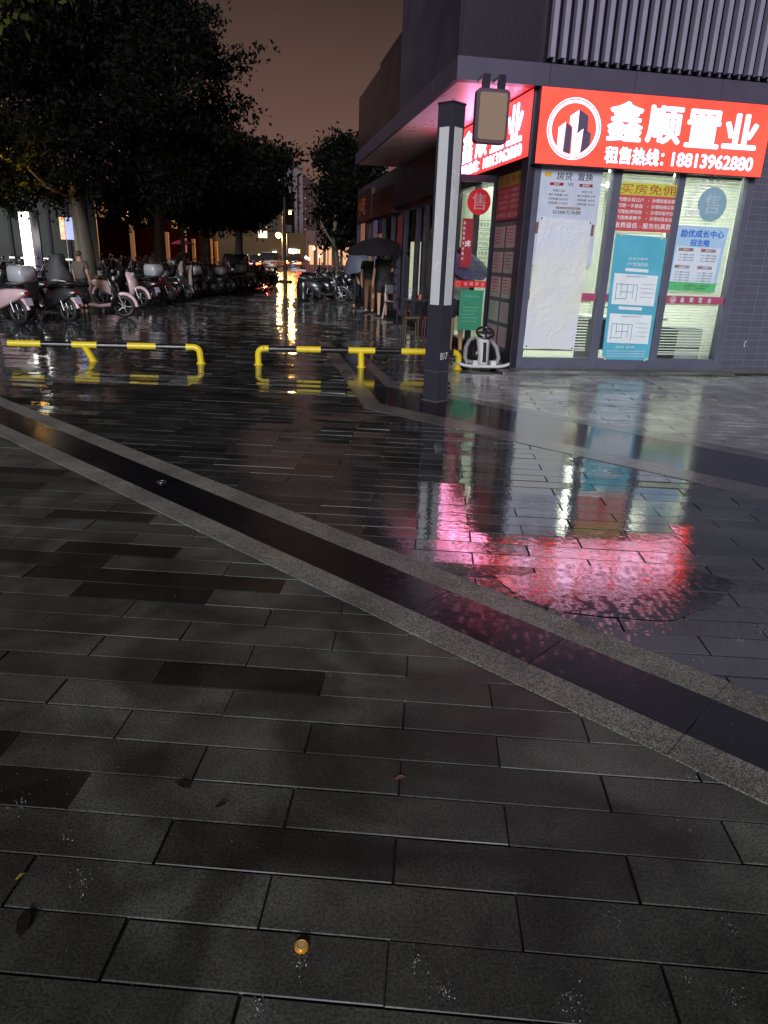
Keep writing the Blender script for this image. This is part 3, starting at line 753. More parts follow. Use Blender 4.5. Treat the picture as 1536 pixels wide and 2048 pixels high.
for tt in (.30, .62):
    line_on(t, q, VO - .024, '建筑面积约89平方米', .30, tt + .025, .40, .012, 0)
    for (a, b_, c, d_) in ((.12, .09, .12, .21), (.22, .09, .22, .17), (.34, .09, .34, .20), (.46, .10, .46, .19), (.54, .09, .54, .21)): block_on(t, q, VO - .024, a, tt + b_ - .01, a + .012, tt + d_)
    for (a, b_, c) in ((.12, .09, .54), (.22, .15, .46), (.12, .205, .34)): block_on(t, q, VO - .024, a, tt + b_ - .01, c, tt + b_ - .005)
    for k in range(4): block_on(t, q, VO - .024, .62, tt + .07 + k * .035, .88, tt + .073 + k * .035)
t.build('print', mat('plan_grey_ink', lin(120, 150, 175), .5), bp)
M_tape = mat('clear_tape', lin(215, 205, 170), .25)
for s_, t_ in ((.08, .005), (.90, .005), (.04, .99), (.93, .99)):
    a = uv_at(q, s_, t_); m = MB(FB @ Matrix.Translation((a[0], 0, a[1])) @ Matrix.Rotation(R(40 if s_ < .5 else -40), 4, 'Y')); m.box(-.035, .035, VO - .034, VO - .032, -.011, .011); m.build('tape', M_tape, bp)
# 4 pale blue poster
q = Q(VO, (1357, 450), (1458, 456), (1428, 585), (1331, 580))
gp_ = thing('window_poster', BW(6.4, VO, 1.1), 'pale blue course poster with blue heading and green foot in the right window', 'poster')
sheet('paper', q, VO, None, '').build('paper', mat('sky_blue_paper', lin(172, 205, 236), .4), gp_)
t = MB(); block_on(t, q, VO, 0, .86, 1, 1); t.build('strip', mat('green_foot_paper', lin(90, 185, 120), .5), gp_)
t = MB(); line_on(t, q, VO, '励优成长中心', .08, .17, .85, .11, .03); line_on(t, q, VO, '招生啦', .30, .30, .38, .10, .03); t.build('print', inkb, gp_)
t = MB()
for (a, b_) in ((.09, .335), (.54, .335), (.08, .60), (.54, .60)): block_on(t, q, VO, a, b_, a + .30, b_ + .05)
t.build('print', inko, gp_)
t = MB(); block_on(t, q, VO - .0005, .05, .315, .93, .86, .005); t.build('card', mat('white_card_paper', lin(214, 224, 240), .45), gp_)
t = MB()
for (a, b_, n_) in ((.09, .42, 3), (.54, .42, 3), (.08, .69, 4), (.54, .69, 4)):
    for k in range(n_): line_on(t, q, VO, '一对一辅导小班课', a, b_ + .03 + k * .042, .33, .022, .01, 'l', .0075)
line_on(t, q, VO, '咨询电话：1881396', .36, .925, .50, .024, .01, 'l', .0075); line_on(t, q, VO, '地址：广场东侧', .36, .965, .42, .024, .01, 'l', .0075)
t.build('print', inkd, gp_)
t = MB()
for (a, b_, w) in ((.09, .375, '语文'), (.54, .375, '数学'), (.08, .64, '英语'), (.54, .64, '托管')): line_on(t, q, VO, w, a + .15, b_, .12, .03, .02, 'c', .0075)
t.build('print', inkw, gp_)
# 5 round sale sticker and white arc lettering in the right window
def disc(mb, u, z, r, v, n=40, d=.004): 
    mb.add([BW(u + r * math.cos(2 * math.pi * i / n), v - d, z + r * math.sin(2 * math.pi * i / n)) for i in range(n)] , [list(range(n))[::-1]], False)
cu2, cz2 = V(1424, 409, VO); rr2 = (V(1453, 410, VO)[0] - V(1396, 408, VO)[0]) / 2
st = thing('window_sticker', BW(cu2, VO, cz2 - rr2), 'round grey blue sale sticker at the top of the right window', 'sticker')
t = MB(); disc(t, cu2, cz2, rr2, VO); t.build('disc', mat('grey_blue_vinyl', lin(140, 172, 192), .4), st)
t = MB(); put_text(t, '售', BW(cu2, VO - .007, cz2 - rr2 * .55), RU, UP, w=rr2 * 1.05, h=rr2 * 1.15, bold=.02, align='c'); t.build('lettering', mat('pale_vinyl', lin(178, 196, 210), .4), st)
ar = MB()
M_bright = mat('glossy_white_vinyl', (.9, .9, .9), .3)
for k, ch in enumerate('免费评估房源登记'):
    an = R(200 - k * 19); a_ = cu2 + rr2 * 1.25 * math.cos(an); z_ = cz2 + rr2 * 1.22 * math.sin(an)
    rt = Vector(EU) * math.sin(an) - UP * math.cos(an) * 1.0; up_ = Vector(EU) * math.cos(an) + UP * math.sin(an)
    put_text(ar, ch, BW(a_, VO - .006, z_) - rt * .035, rt, up_, w=.07, h=.10, bold=.04)
put_text(ar, '咨询热线', BW(cu2 - rr2 * 1.85, VO - .006, cz2 - rr2 * .72), RU, UP, w=.24, h=.085, bold=.04)
tag(ar.build('window_lettering', M_bright), 'bright white vinyl lettering curving round the grey blue sticker', 'lettering')

# maroon name band across each window
M_band = mat('maroon_vinyl', lin(170, 80, 110), .4)
for (a0, a1, lab) in ((3.905, 4.955, 'maroon vinyl name band crossing the left window behind the sheet'), (5.095, 5.945, 'maroon vinyl name band crossing the middle window behind the turquoise poster'), (6.065, 7.035, 'maroon vinyl name band with logo crossing the right window below the course poster')):
    th = thing('name_band', BW((a0 + a1) / 2, YF, 1.02), lab, 'window band')
    m = MB(FB); m.box(a0, a1, YF + .010, YF + .013, 1.02, 1.13); m.build('vinyl', M_band, th)
    if a0 > 6:
        t = MB(); 
        for k, ch in enumerate('鑫顺置业'): put_text(t, ch, BW(6.32 + k * .15, YF + .008, 1.04), RU, UP, w=.062, h=.07, bold=.02)
        for k in range(24): 
            an = 2 * math.pi * k / 24; t.add([BW(6.20 + .038 * math.cos(an), YF + .008, 1.075 + .038 * math.sin(an)), BW(6.20 + .046 * math.cos(an), YF + .008, 1.075 + .046 * math.sin(an)), BW(6.20 + .046 * math.cos(an + .27), YF + .008, 1.075 + .046 * math.sin(an + .27)), BW(6.20 + .038 * math.cos(an + .27), YF + .008, 1.075 + .038 * math.sin(an + .27))], [(0, 1, 2, 3)], False)
        for k in range(3): t.add([BW(6.178 + k * .017, YF + .0078, 1.05), BW(6.188 + k * .017, YF + .0078, 1.05), BW(6.188 + k * .017, YF + .0078, 1.08 + (.02 if k == 1 else 0)), BW(6.178 + k * .017, YF + .0078, 1.08 + (.02 if k == 1 else 0))], [(0, 1, 2, 3)], False)
        t.build('lettering', inkw, th)
# venetian blinds behind the glass
M_blind = bpy.data.materials.new('cream_blind_slats'); M_blind.use_nodes = True
p_ = M_blind.node_tree.nodes['Principled BSDF']; p_.inputs['Base Color'].default_value = (.78, .80, .72, 1); p_.inputs['Roughness'].default_value = .5
tr = M_blind.node_tree.nodes.new('ShaderNodeBsdfTranslucent'); tr.inputs[0].default_value = (.74, .77, .68, 1)
mxs = M_blind.node_tree.nodes.new('ShaderNodeMixShader'); mxs.inputs[0].default_value = .45
om = M_blind.node_tree.nodes['Material Output']
M_blind.node_tree.links.new(p_.outputs[0], mxs.inputs[1]); M_blind.node_tree.links.new(tr.outputs[0], mxs.inputs[2]); M_blind.node_tree.links.new(mxs.outputs[0], om.inputs[0])
for (a0, a1, lab, zl) in ((3.93, 4.93, 'cream venetian blind in the left window behind the blank sheet', .32), (5.12, 5.93, 'cream venetian blind in the middle window behind the red banner', .95), (6.09, 7.01, 'cream venetian blind in the right window behind the course poster', .28)):
    th = thing('venetian_blind', BW((a0 + a1) / 2, YF + .1, zl), lab, 'blind')
    m = MB(FB); m.box(a0, a1, YF + .07, YF + .12, 2.74, 2.79); m.build('head_rail', M_white, th)
    m = MB(FB); z = 2.73
    while z > zl:
        tl = .019 if z > 1.0 else .006
        m.quad((a0, YF + .083, z - tl), (a1, YF + .083, z - tl), (a1, YF + .107, z + tl), (a0, YF + .107, z + tl)); z -= .042
    m.build('slats', M_blind, th)
    m = MB(FB); m.box(a0, a1, YF + .085, YF + .105, zl - .03, zl - .005); m.build('bottom_rail', M_white, th)
    m = MB(FB)
    for a in (a0 + .12, (a0 + a1) / 2, a1 - .12): m.tube([(a, YF + .078, 2.74), (a, YF + .078, zl)], .0015, 4)
    m.build('cord', M_white, th)
# desk, chair and boxes seen through the lower glass
dk = thing('desk', BW(6.2, 10.8, 0.02), 'pale office desk standing behind the right window', 'desk')
m = MB(FB); m.box(5.2, 6.5, 10.55, 11.2, .72, .76, .006); m.build('desk_top', M_white, dk)
m = MB(FB); m.box(5.25, 5.29, 10.6, 11.15, .02, .72); m.box(6.41, 6.45, 10.6, 11.15, .02, .72); m.box(5.3, 6.4, 11.08, 11.1, .2, .72); m.build('desk_frame', M_frame, dk)
cb = thing('cabinet', BW(6.85, 10.7, .02), 'low grey filing cabinet inside the right window beside the desk', 'cabinet')
m = MB(FB); m.box(6.6, 7.05, 10.4, 10.9, .02, .62, .01); m.build('body', M_frame, cb)
for k in range(2):
    m = MB(FB); m.box(6.62, 7.03, 10.385, 10.399, .06 + k * .28, .31 + k * .28); m.build('drawer', M_white, cb)
# side window curtain
cu_ = MB(FB); n = 60; vs_ = []; 
for i in range(n + 1):
    v_ = 11.55 + 3.3 * i / n; uu = US + .22 + .035 * math.sin(i * 1.05) + .02 * math.sin(i * 2.3)
    vs_ += [(uu, v_, .2), (uu, v_, 2.7)]
cu_.add(vs_, [(2 * i, 2 * i + 2, 2 * i + 3, 2 * i + 1) for i in range(n)], True)
tag(cu_.build('curtain', M_blind), 'pleated pale curtain behind the side window by the glass screen', 'curtain')

# ------------------------------------------------------------------ listing gallery and red banner on the side wall
def side_pt(v_, z, u=US, d=0.0): return BW(u - d, v_, z)
def side_box(mb, va, vb, za, zb, u, t): 
    mb.M = FB; mb.box(u - t, u, min(va, vb), max(va, vb), za, zb); mb.M = FI
ga = thing('listing_board', BW(US, 10.8, .2), 'grey board of ten framed listing papers on the side wall beside the corner post', 'notice board')
m = MB(); side_box(m, 10.24, 11.33, .22, 2.08, US - .004, .018); m.build('board', mat('grey_board', lin(84, 80, 84), .5), ga)
pc = [lin(178, 150, 156), lin(172, 146, 150), lin(176, 164, 162), lin(170, 160, 156)]
for r_ in range(5):
    for c_ in range(2):
        va = 10.30 + c_ * .53; za = .28 + r_ * .36
        m = MB(); side_box(m, va, va + .44, za, za + .30, US - .0225, .003); fr = m.build('paper', mat('listing_paper_%d' % ((r_ + c_) % 4), pc[(r_ + c_) % 4], .35), ga)
        t = MB(); rr = random.Random(r_ * 2 + c_)
        for k in range(5): t.add([BW(US - .0262, va + .40 - q_ , za + .26 - k * .045 - e_) for q_, e_ in ((0, 0), (rr.uniform(.15, .34), 0), (rr.uniform(.15, .34), .012), (0, .012))], [(0, 1, 2, 3)], False)
        t.build('print', inkr if r_ > 1 else inkg, fr)
sb = thing('wall_banner', BW(US, 10.8, 2.1), 'red banner with a yellow top strip on the side wall above the listing board', 'banner')
m = MB(); side_box(m, 10.22, 11.36, 2.11, 2.74, US - .004, .004); m.build('paper', mat('dark_red_banner_paper', lin(150, 45, 58), .5), sb)
m = MB(); side_box(m, 10.22, 11.36, 2.575, 2.74, US - .0085, .001); m.build('strip', mat('ochre_banner_strip', lin(150, 120, 40), .5), sb)
t = MB(); put_text(t, '买房免佣', BW(US - .011, 11.3, 2.60), RS, UP, w=1.02, h=.11, bold=.01); t.build('print', mat('deep_maroon_ink', lin(80, 25, 35), .5), sb)
t = MB()
for k, (a, b_) in enumerate((('代理交易过户', '办理房屋出租'), ('代理一手楼盘', '办理按揭买房'), ('代理抵押贷款', '办理房屋评估'), ('代理继承赠予', '办理加急出证'))):
    put_text(t, a, BW(US - .0095, 11.32, 2.485 - k * .075), RS, UP, w=.46, h=.05, bold=.02); put_text(t, b_, BW(US - .0095, 10.76, 2.485 - k * .075), RS, UP, w=.46, h=.05, bold=.02)
put_text(t, '收费最低 - 服务包满意', BW(US - .0095, 11.32, 2.14), RS, UP, w=1.02, h=.08, bold=.025); t.build('print', mat('pink_white_ink', lin(205, 150, 160), .5), sb)

# ------------------------------------------------------------------ glass screen beside the entrance
VG = 11.46
gs = thing('glass_screen', BW(3.5, VG, 0), 'clear glass entrance screen with dark header standing out from the side wall', 'glass screen')
m = MB(FB); m.box(3.10, US - .002, VG - .05, VG + .05, 2.66, 2.76); m.box(3.10, 3.14, VG - .03, VG + .03, 0, 2.66); m.box(US - .04, US - .002, VG - .03, VG + .03, 0, 2.66); m.box(3.14, US - .04, VG - .03, VG + .03, 0, .06)
m.build('frame', M_dark, gs)
m = MB(FB); m.quad((3.14, VG, .06), (US - .04, VG, .06), (US - .04, VG, 2.66), (3.14, VG, 2.66)); m.build('pane', M_glass, gs)
st = thing('window_sticker', BW(3.50, VG, 2.2), 'round bright red sale sticker high on the glass entrance screen', 'sticker')
t = MB(); disc(t, 3.51, 2.385, .19, VG - .006); t.build('disc', mat('red_vinyl', lin(200, 35, 45), .35, emit=lin(200, 35, 45), estr=.12), st)
t = MB(); put_text(t, '售', BW(3.51, VG - .013, 2.385 - .115), RU, UP, w=.22, h=.24, bold=.02, align='c'); t.build('lettering', mat('silver_vinyl', lin(195, 165, 170), .3), st)
sg = thing('service_list', BW(3.5, VG, 1.3), 'vinyl list of boxed services with a red side panel on the glass entrance screen', 'window lettering')
t = MB(); 
M_ink = mat('black_vinyl', (.02, .02, .022), .4)
for k, w in enumerate(('房屋买卖', '房产过户', '房产评估', '二手房源', '抵押贷款', '产权代理')):
    z = 2.03 - k * .142; a = 3.47
    put_text(t, w, BW(a + .03, VG - .006, z), RU, UP, w=.21, h=.062, bold=.005)
    for (x0, x1, za, zb) in ((a, a + .27, z - .028, z - .022), (a, a + .27, z + .088, z + .094), (a, a + .006, z - .022, z + .088), (a + .264, a + .27, z - .022, z + .088)): t.add([BW(x0, VG - .006, za), BW(x1, VG - .006, za), BW(x1, VG - .006, zb), BW(x0, VG - .006, zb)], [(0, 1, 2, 3)], False)
t.build('lettering', M_ink, sg)
m = MB(FB); m.box(3.27, 3.45, VG - .005, VG - .003, 1.42, 2.14); m.build('panel', mat('crimson_vinyl', lin(150, 35, 50), .4), sg)
t = MB(); put_text(t, '3年', BW(3.33, VG - .008, 1.72), RU, UP, w=.09, h=.10, bold=.04)
for k, ch in enumerate('诚信经营专业服务'): put_text(t, ch, BW(3.285, VG - .008, 2.05 - k * .075), RU, UP, w=.035, h=.045, bold=.02)
t.build('lettering', inkw, sg)
rb2 = thing('name_band', BW(3.5, VG, 1.1), 'bright red name band with white characters across the glass entrance screen', 'window band')
m = MB(FB); m.box(3.15, 3.735, VG - .006, VG - .004, 1.115, 1.215); m.build('vinyl', mat('red_vinyl', lin(200, 35, 45)), rb2)
t = MB()
for k, ch in enumerate('鑫顺置业'): put_text(t, ch, BW(3.36 + k * .095, VG - .008, 1.14), RU, UP, w=.055, h=.055, bold=.02)
for k in range(20):
    an = 2 * math.pi * k / 20; c_ = (3.26, 1.165); t.add([BW(c_[0] + r_ * math.cos(a_), VG - .008, c_[1] + r_ * math.sin(a_)) for r_, a_ in ((.03, an), (.037, an), (.037, an + .32), (.03, an + .32))], [(0, 1, 2, 3)], False)
t.build('lettering', mat('pale_pink_ink', lin(230, 180, 180), .4), rb2)
gr = thing('green_notice', BW(3.5, VG, .4), 'plain green paper notice low on the glass entrance screen', 'notice')
m = MB(FB); m.box(3.31, 3.70, VG - .007, VG - .004, .44, 1.07); m.build('paper', mat('green_paper', lin(50, 135, 105), .5, emit=lin(50, 135, 105), estr=.05), gr)
t = MB()
put_text(t, '门店招租信息公告', BW(3.37, VG - .009, .96), RU, UP, w=.27, h=.03, bold=0)
for k in range(5): t.add([BW(3.37, VG - .009, .80 - k * .055), BW(3.37 + .27 - (k % 3) * .03, VG - .009, .80 - k * .055), BW(3.37 + .27 - (k % 3) * .03, VG - .009, .808 - k * .055), BW(3.37, VG - .009, .808 - k * .055)], [(0, 1, 2, 3)], False)
t.build('print', mat('pale_green_ink', lin(120, 185, 150), .5), gr)

# ------------------------------------------------------------------ blank hanging panel under the fascia
hg = thing('hanging_sign', BW(3.0, 9.6, 2.93), 'blank tan lightbox hanging from two brackets under the fascia corner', 'hanging sign')
m = MB(FB)
def rrect(u0, u1, z0, z1, r, v):
    pts = []
    for cx_, cz_, a0 in ((u1 - r, z1 - r, 0), (u0 + r, z1 - r, 90), (u0 + r, z0 + r, 180), (u1 - r, z0 + r, 270)):
        for k in range(6): a = R(a0 + k * 18); pts.append((cx_ + r * math.cos(a), v, cz_ + r * math.sin(a)))
    return pts
m.loft([rrect(2.80, 3.20, 2.925, 3.505, .05, 9.625), rrect(2.785, 3.215, 2.91, 3.52, .06, 9.60), rrect(2.785, 3.215, 2.91, 3.52, .06, 9.50), rrect(2.80, 3.20, 2.925, 3.505, .05, 9.49)][::1], smooth=False)
m.build('frame', mat('taupe_frame', lin(88, 68, 82), .4), hg)
m = MB(FB); m.loft([rrect(2.825, 3.175, 2.955, 3.475, .035, 9.489), rrect(2.825, 3.175, 2.955, 3.475, .035, 9.482)], smooth=False)
m.build('panel', mat('tan_lightbox_face', lin(148, 124, 104), .5, var=.05), hg)
for a in (2.86, 3.06):
    m = MB(FB); m.box(a, a + .09, 9.52, 9.58, 3.515, 3.68); m.box(a + .01, a + .08, 9.58, 9.819, 3.64, 3.68); m.build('bracket', M_dark, hg)

# ------------------------------------------------------------------ square pillar with light panels, B17
pb = thing('light_pillar', Vector((.53, 7.96, 0)), 'tall square dark pillar with unlit white light panels and B17 near its foot', 'light pillar')
ang = R(45) 
PM = Matrix.Translation((.532, 7.965, 0)) @ Matrix.Rotation(R(47), 4, 'Z')
m = MB(PM); hw = .098; m.box(-hw, hw, -hw, hw, 0, 2.97, .006); m.build('body', mat('charcoal_pillar_paint', lin(58, 58, 72), .35, .2), pb)
m = MB(PM); m.box(-hw - .004, hw + .004, -hw - .004, hw + .004, 2.965, 2.985); m.build('cap', M_dark, pb)
m = MB(PM); m.box(-hw - .0015, hw + .0015, -hw - .0015, hw + .0015, .335, .341); m.box(-hw - .012, hw + .012, -hw - .012, hw + .012, 0, .012, .003)
for sx_ in (-1, 1):
    for sy_ in (-1, 1): m.box(sx_ * .088 - .004, sx_ * .088 + .004, -hw - .002, hw + .002, 1.02, 1.03)
m.build('seam', mat('pale_metal_seam', lin(120, 118, 122), .4, .5), pb)
M_panel = mat('white_light_panel', lin(212, 214, 218), .35, var=.06)
for k in range(4):
    m = MB(PM @ Matrix.Rotation(k * math.pi / 2, 4, 'Z')); m.box(-.062, .062, -hw - .006, -hw - .001, 1.05, 2.76, .002); m.build('light_panel', M_panel, pb)
# face that looks right of camera = local +x side rotated; lettering on it
def pface(k, a, z, d=.009):                          # a along face k, z up
    q = PM @ Matrix.Rotation(k * math.pi / 2, 4, 'Z'); return q @ Vector((a, -hw - d, z)), (q.to_3x3() @ Vector((1, 0, 0)))
P0, rdir = pface(0, 0, .47)
t = MB(); P0, rdir = pface(0, -.065, .47, .002); put_text(t, 'B17', P0, rdir, UP, w=.12, h=.075, bold=.02); t.build('lettering', inkw, pb)
t = MB(PM)                                            # brushed white scrawl and small spots on the panels
def stroke(pts, w): 
    for (a, b_) in zip(pts, pts[1:]):
        dx, dz = b_[0] - a[0], b_[1] - a[1]; L_ = math.hypot(dx, dz); nx, nz = -dz / L_ * w, dx / L_ * w
        t.add([(a[0] - nx, -hw - .0095, a[1] - nz), (b_[0] - nx, -hw - .0095, b_[1] - nz), (b_[0] + nx, -hw - .0095, b_[1] + nz), (a[0] + nx, -hw - .0095, a[1] + nz)], [(0, 1, 2, 3)], False)
stroke([(-.05, 2.36), (.055, 2.33)], .008); stroke([(.0, 2.35), (-.052, 2.28)], .006)
stroke([(-.045, 2.24), (-.05, 2.12), (-.02, 2.09), (.0, 2.20), (-.03, 2.16), (-.045, 1.98), (-.01, 1.85)], .006); stroke([(.03, 2.14), (.05, 2.12)], .008)
stroke([(-.05, 1.62), (-.01, 1.61)], .012); stroke([(-.02, 1.52), (-.01, 1.50)], .012)
t.build('scrawl', inkw, pb)
t = MB(PM @ Matrix.Rotation(-math.pi / 2, 4, 'Z'))
stroke([(-.05, 1.93), (-.02, 1.90), (-.04, 1.85), (-.01, 1.80)], .004); stroke([(-.02, 1.42), (.0, 1.47), (.03, 1.49)], .009); t.build('scrawl', inkw, pb)

# ------------------------------------------------------------------ yellow and black barriers
M_yel = mat('yellow_barrier_paint', lin(236, 208, 40), .32, var=.12, scale=9, bump=.05)
nt = M_yel.node_tree; p_ = nt.nodes['Principled BSDF']; src = p_.inputs['Base Color'].links[0].from_socket
tcx = nt.nodes.new('ShaderNodeTexCoord'); nzx = nt.nodes.new('ShaderNodeTexNoise'); nzx.inputs['Scale'].default_value = 30; nzx.inputs['Detail'].default_value = 6; nzx.inputs['Roughness'].default_value = .7
crx = nt.nodes.new('ShaderNodeValToRGB'); crx.color_ramp.elements[0].position = .64; crx.color_ramp.elements[0].color = (0, 0, 0, 1); crx.color_ramp.elements[1].position = .68; crx.color_ramp.elements[1].color = (1, 1, 1, 1)
mxx = nt.nodes.new('ShaderNodeMix'); mxx.data_type = 'RGBA'; mxx.inputs[7].default_value = (.10, .06, .03, 1)
nt.links.new(tcx.outputs['Object'], nzx.inputs[0]); nt.links.new(nzx.outputs[0], crx.inputs[0]); nt.links.new(crx.outputs[0], mxx.inputs[0]); nt.links.new(src, mxx.inputs[6]); nt.links.new(mxx.outputs[2], p_.inputs['Base Color'])
M_blk = mat('black_barrier_paint', (.012, .012, .014), .25)
def barrier(label, A, B, r, ends, posts, cuts, lean=(0, 0)):
    """A,B rail ends (world), posts=[(t, foot xy)] middle posts, cuts = list of t where the colour changes"""
    A = Vector(A); B = Vector(B); d = (B - A)
    th = thing('tube_barrier', Vector(((A.x + B.x) / 2, (A.y + B.y) / 2, 0)), label, 'barrier', 'low tube barriers across the walkway')
    cs = [0] + cuts + [1]
    m = MB()
    for k in range(len(cs) - 1):
        m.m = k % 2; rr = r if k % 2 == 0 else r * .93
        m.tube([A + d * cs[k], A + d * cs[k + 1]], rr, 16)
    m.build('rail', [M_yel, M_blk], th)
    for (P, foot, o_) in ends:
        P = Vector(P); foot = Vector(foot); dx = o_
        pts = [P]
        top = P + Vector((dx, 0, 0)); 
        for k in range(1, 7):
            a = math.pi / 2 * k / 6; rad = .085
            pts.append(P + Vector((math.copysign(rad * math.sin(a), dx), (foot.y - P.y) * .25 * k / 6, -rad * (1 - math.cos(a)))))
        pts.append(foot)
        m = MB(); m.tube(pts, r, 16); m.tube([foot + Vector((0, 0, -.002)), foot + Vector((0, 0, .014))], r * 1.45, 16)
        for bq in range(4): m.ball((foot.x + r * 1.25 * math.cos(bq * 1.57 + .78), foot.y + r * 1.25 * math.sin(bq * 1.57 + .78), .016), .007, u=6, w=4)
        m.build('post', M_yel, th)
    for (t_, foot) in posts:
        foot = Vector(foot); top = A + d * t_
        m = MB(); m.tube([top, foot], r, 16); m.tube([foot + Vector((0, 0, -.002)), foot + Vector((0, 0, .014))], r * 1.45, 16); m.build('post', M_yel, th)
    return th
zr = .235
a0 = Vector((-1.80, 10.17, zr)); a1 = Vector((.93, 10.45, zr + .01))
def tr_(px): return (D(px, 697, 10.3).x - a0.x) / (a1.x - a0.x)
barrier('yellow and black tube barrier in the middle, ending beside the pillar', a0, a1, .045,
        [(a0, (-1.885, 10.17, 0), -1), (a1, (1.01, 10.47, 0), 1)], [(tr_(722), (-.41, 10.31, 0))],
        [tr_(540), tr_(595), tr_(642), tr_(697), tr_(750), tr_(803), tr_(852)])
zl = .225
b0 = Vector((-5.28, 9.82, zl)); b1 = Vector((-2.79, 10.11, zl))
def tl_(px): return (D(px, 692, 10.0).x - b0.x) / (b1.x - b0.x)
barrier('yellow and black tube barrier on the left with leaning posts', b0, b1, .045,
        [(b1, (-2.695, 10.11, 0), 1)], [(tl_(172), (-4.18, 9.97, 0))],
        [tl_(92), tl_(150), tl_(197), tl_(255), tl_(310), tl_(368)])

# ------------------------------------------------------------------ white pedal kart parked by the side wall
KM = Matrix.Translation((1.37, 10.62, 0)) @ Matrix.Rotation(R(6), 4, 'Z')
kt = thing('ride_on_kart', Vector((1.37, 10.62, 0)), 'white ride-on kart with black steering wheel standing under the listing board', 'kart')
M_wp = mat('white_plastic', lin(208, 208, 210), .3, coat=.3); M_gp = mat('grey_plastic', lin(150, 150, 155), .4)
m = MB(KM)                                            # front bumper bar, upswept at the ends
secs = []
for k in range(25):
    s = -1 + 2 * k / 24; x = s * .405; w = .045 * (1 - .25 * abs(s) ** 3); z = .065 + .05 * abs(s) ** 5; y = -.20 + .05 * s * s
    secs.append([(x, y - w, z - .02), (x, y + w, z - .02), (x, y + w, z + .018), (x, y - w, z + .018)])
m.loft(secs); m.build('bumper', M_wp, kt)
for sx_ in (-.135, .135):
    m = MB(KM); m.loft([[(sx_ - .045, -.23, .07), (sx_ + .045, -.23, .07), (sx_ + .045, -.15, .07), (sx_ - .045, -.15, .07)], [(sx_ - .03, -.21, .145), (sx_ + .03, -.21, .145), (sx_ + .03, -.16, .145), (sx_ - .03, -.16, .145)]], smooth=False); m.build('nose_lug', M_wp, kt)
m = MB(KM)
def sec(z, w, y, t_): return [(-w, y, z), (-w * .35, y - t_, z), (w * .35, y - t_, z), (w, y, z), (w * .7, y + .05, z), (-w * .7, y + .05, z)]
m.loft([sec(.07, .10, -.13, .05), sec(.18, .082, -.12, .06), sec(.32, .092, -.08, .06), sec(.44, .105, -.04, .05), sec(.50, .08, -.02, .03)]); m.build('steering_column', M_wp, kt)
m = MB(KM); m.loft([[(-.028, -.195, .12), (.028, -.195, .12), (.028, -.16, .12), (-.028, -.16, .12)], [(-.022, -.155, .40), (.022, -.155, .40), (.022, -.10, .40), (-.022, -.10, .40)]], smooth=False); m.build('column_slot', M_blackp, kt)
WM = KM @ Matrix.Translation((.02, -.02, .53)) @ Matrix.Rotation(R(-58), 4, 'X')
m = MB(WM); m.torus((0, 0, 0), .125, .018, 'y', 30, 8); m.box(-.115, .115, -.012, .012, -.014, .014); m.box(-.014, .014, -.012, .012, -.115, 0); m.build('steering_wheel', M_blackp, kt)
m = MB(KM)                                            # seat shell: bucket with side arms
for sgn_ in (-1, 1):
    m.tube([(sgn_ * .22, -.05, .08), (sgn_ * .255, -.02, .16), (sgn_ * .235, .06, .30), (sgn_ * .17, .14, .40), (sgn_ * .08, .18, .435)], [.03, .032, .034, .03, .025], 8)
m.tube([(-.22, .02, .10), (0, .0, .07), (.22, .02, .10)], .035, 8)
m.build('seat_shell', M_gp, kt)
m = MB(KM); m.loft([[(-.20, .03, .1), (.20, .03, .1), (.20, .10, .1), (-.20, .10, .1)], [(-.19, .12, .28), (.19, .12, .28), (.19, .18, .28), (-.19, .18, .28)], [(-.12, .17, .42), (.12, .17, .42), (.12, .21, .42), (-.12, .21, .42)]]); m.build('seat', M_blackp, kt)
for (x, y, r_) in ((-.29, -.02, .075), (.29, -.02, .075), (-.27, .32, .09), (.27, .32, .09)):
    W2 = KM @ Matrix.Translation((x, y, r_)); m = MB(W2); m.torus((0, 0, 0), r_ - .026, .026, 'x', 20, 8); w_ = m.build('wheel', M_black, kt)
    m = MB(W2); m.tube([(-.03, 0, 0), (.03, 0, 0)], r_ - .045, 12); m.build('rim', M_gp, w_)
m = MB(KM); m.box(-.27, .27, -.10, .34, .055, .075); m.build('footboard', M_blackp, kt)

# low triangular warning flap and rubbish by the wall
# ------------------------------------------------------------------ people
def skin_body(name, joints, edges, radii, mat_, parent, M=FI, sub=2, root=0):
    me = bpy.data.meshes.new(name)
    off = Vector((0, 0, 0)); q = parent
    while q is not None: off += q.location; q = q.parent
    me.from_pydata([M @ Vector(p) - off for p in joints], edges, [])
    o = bpy.data.objects.new(name, me); COL.objects.link(o)
    sk = o.modifiers.new('skin', 'SKIN'); sk.use_smooth_shade = True
    for i, d_ in enumerate(me.skin_vertices[0].data):
        d_.radius = radii[i] if isinstance(radii[i], tuple) else (radii[i], radii[i]); d_.use_root = (i == root)
    ss = o.modifiers.new('sub', 'SUBSURF'); ss.levels = sub; ss.render_levels = sub
    dg = bpy.context.evaluated_depsgraph_get()
    m2 = bpy.data.meshes.new_from_object(o.evaluated_get(dg))
    o.modifiers.clear(); o.data = m2; bpy.data.meshes.remove(me); m2.name = name
    m2.materials.clear(); m2.materials.append(mat_)
    for p in m2.polygons: p.use_smooth = True
    o.parent = parent
    return o
M_skin = mat('skin', lin(196, 150, 122), .5, var=.06)
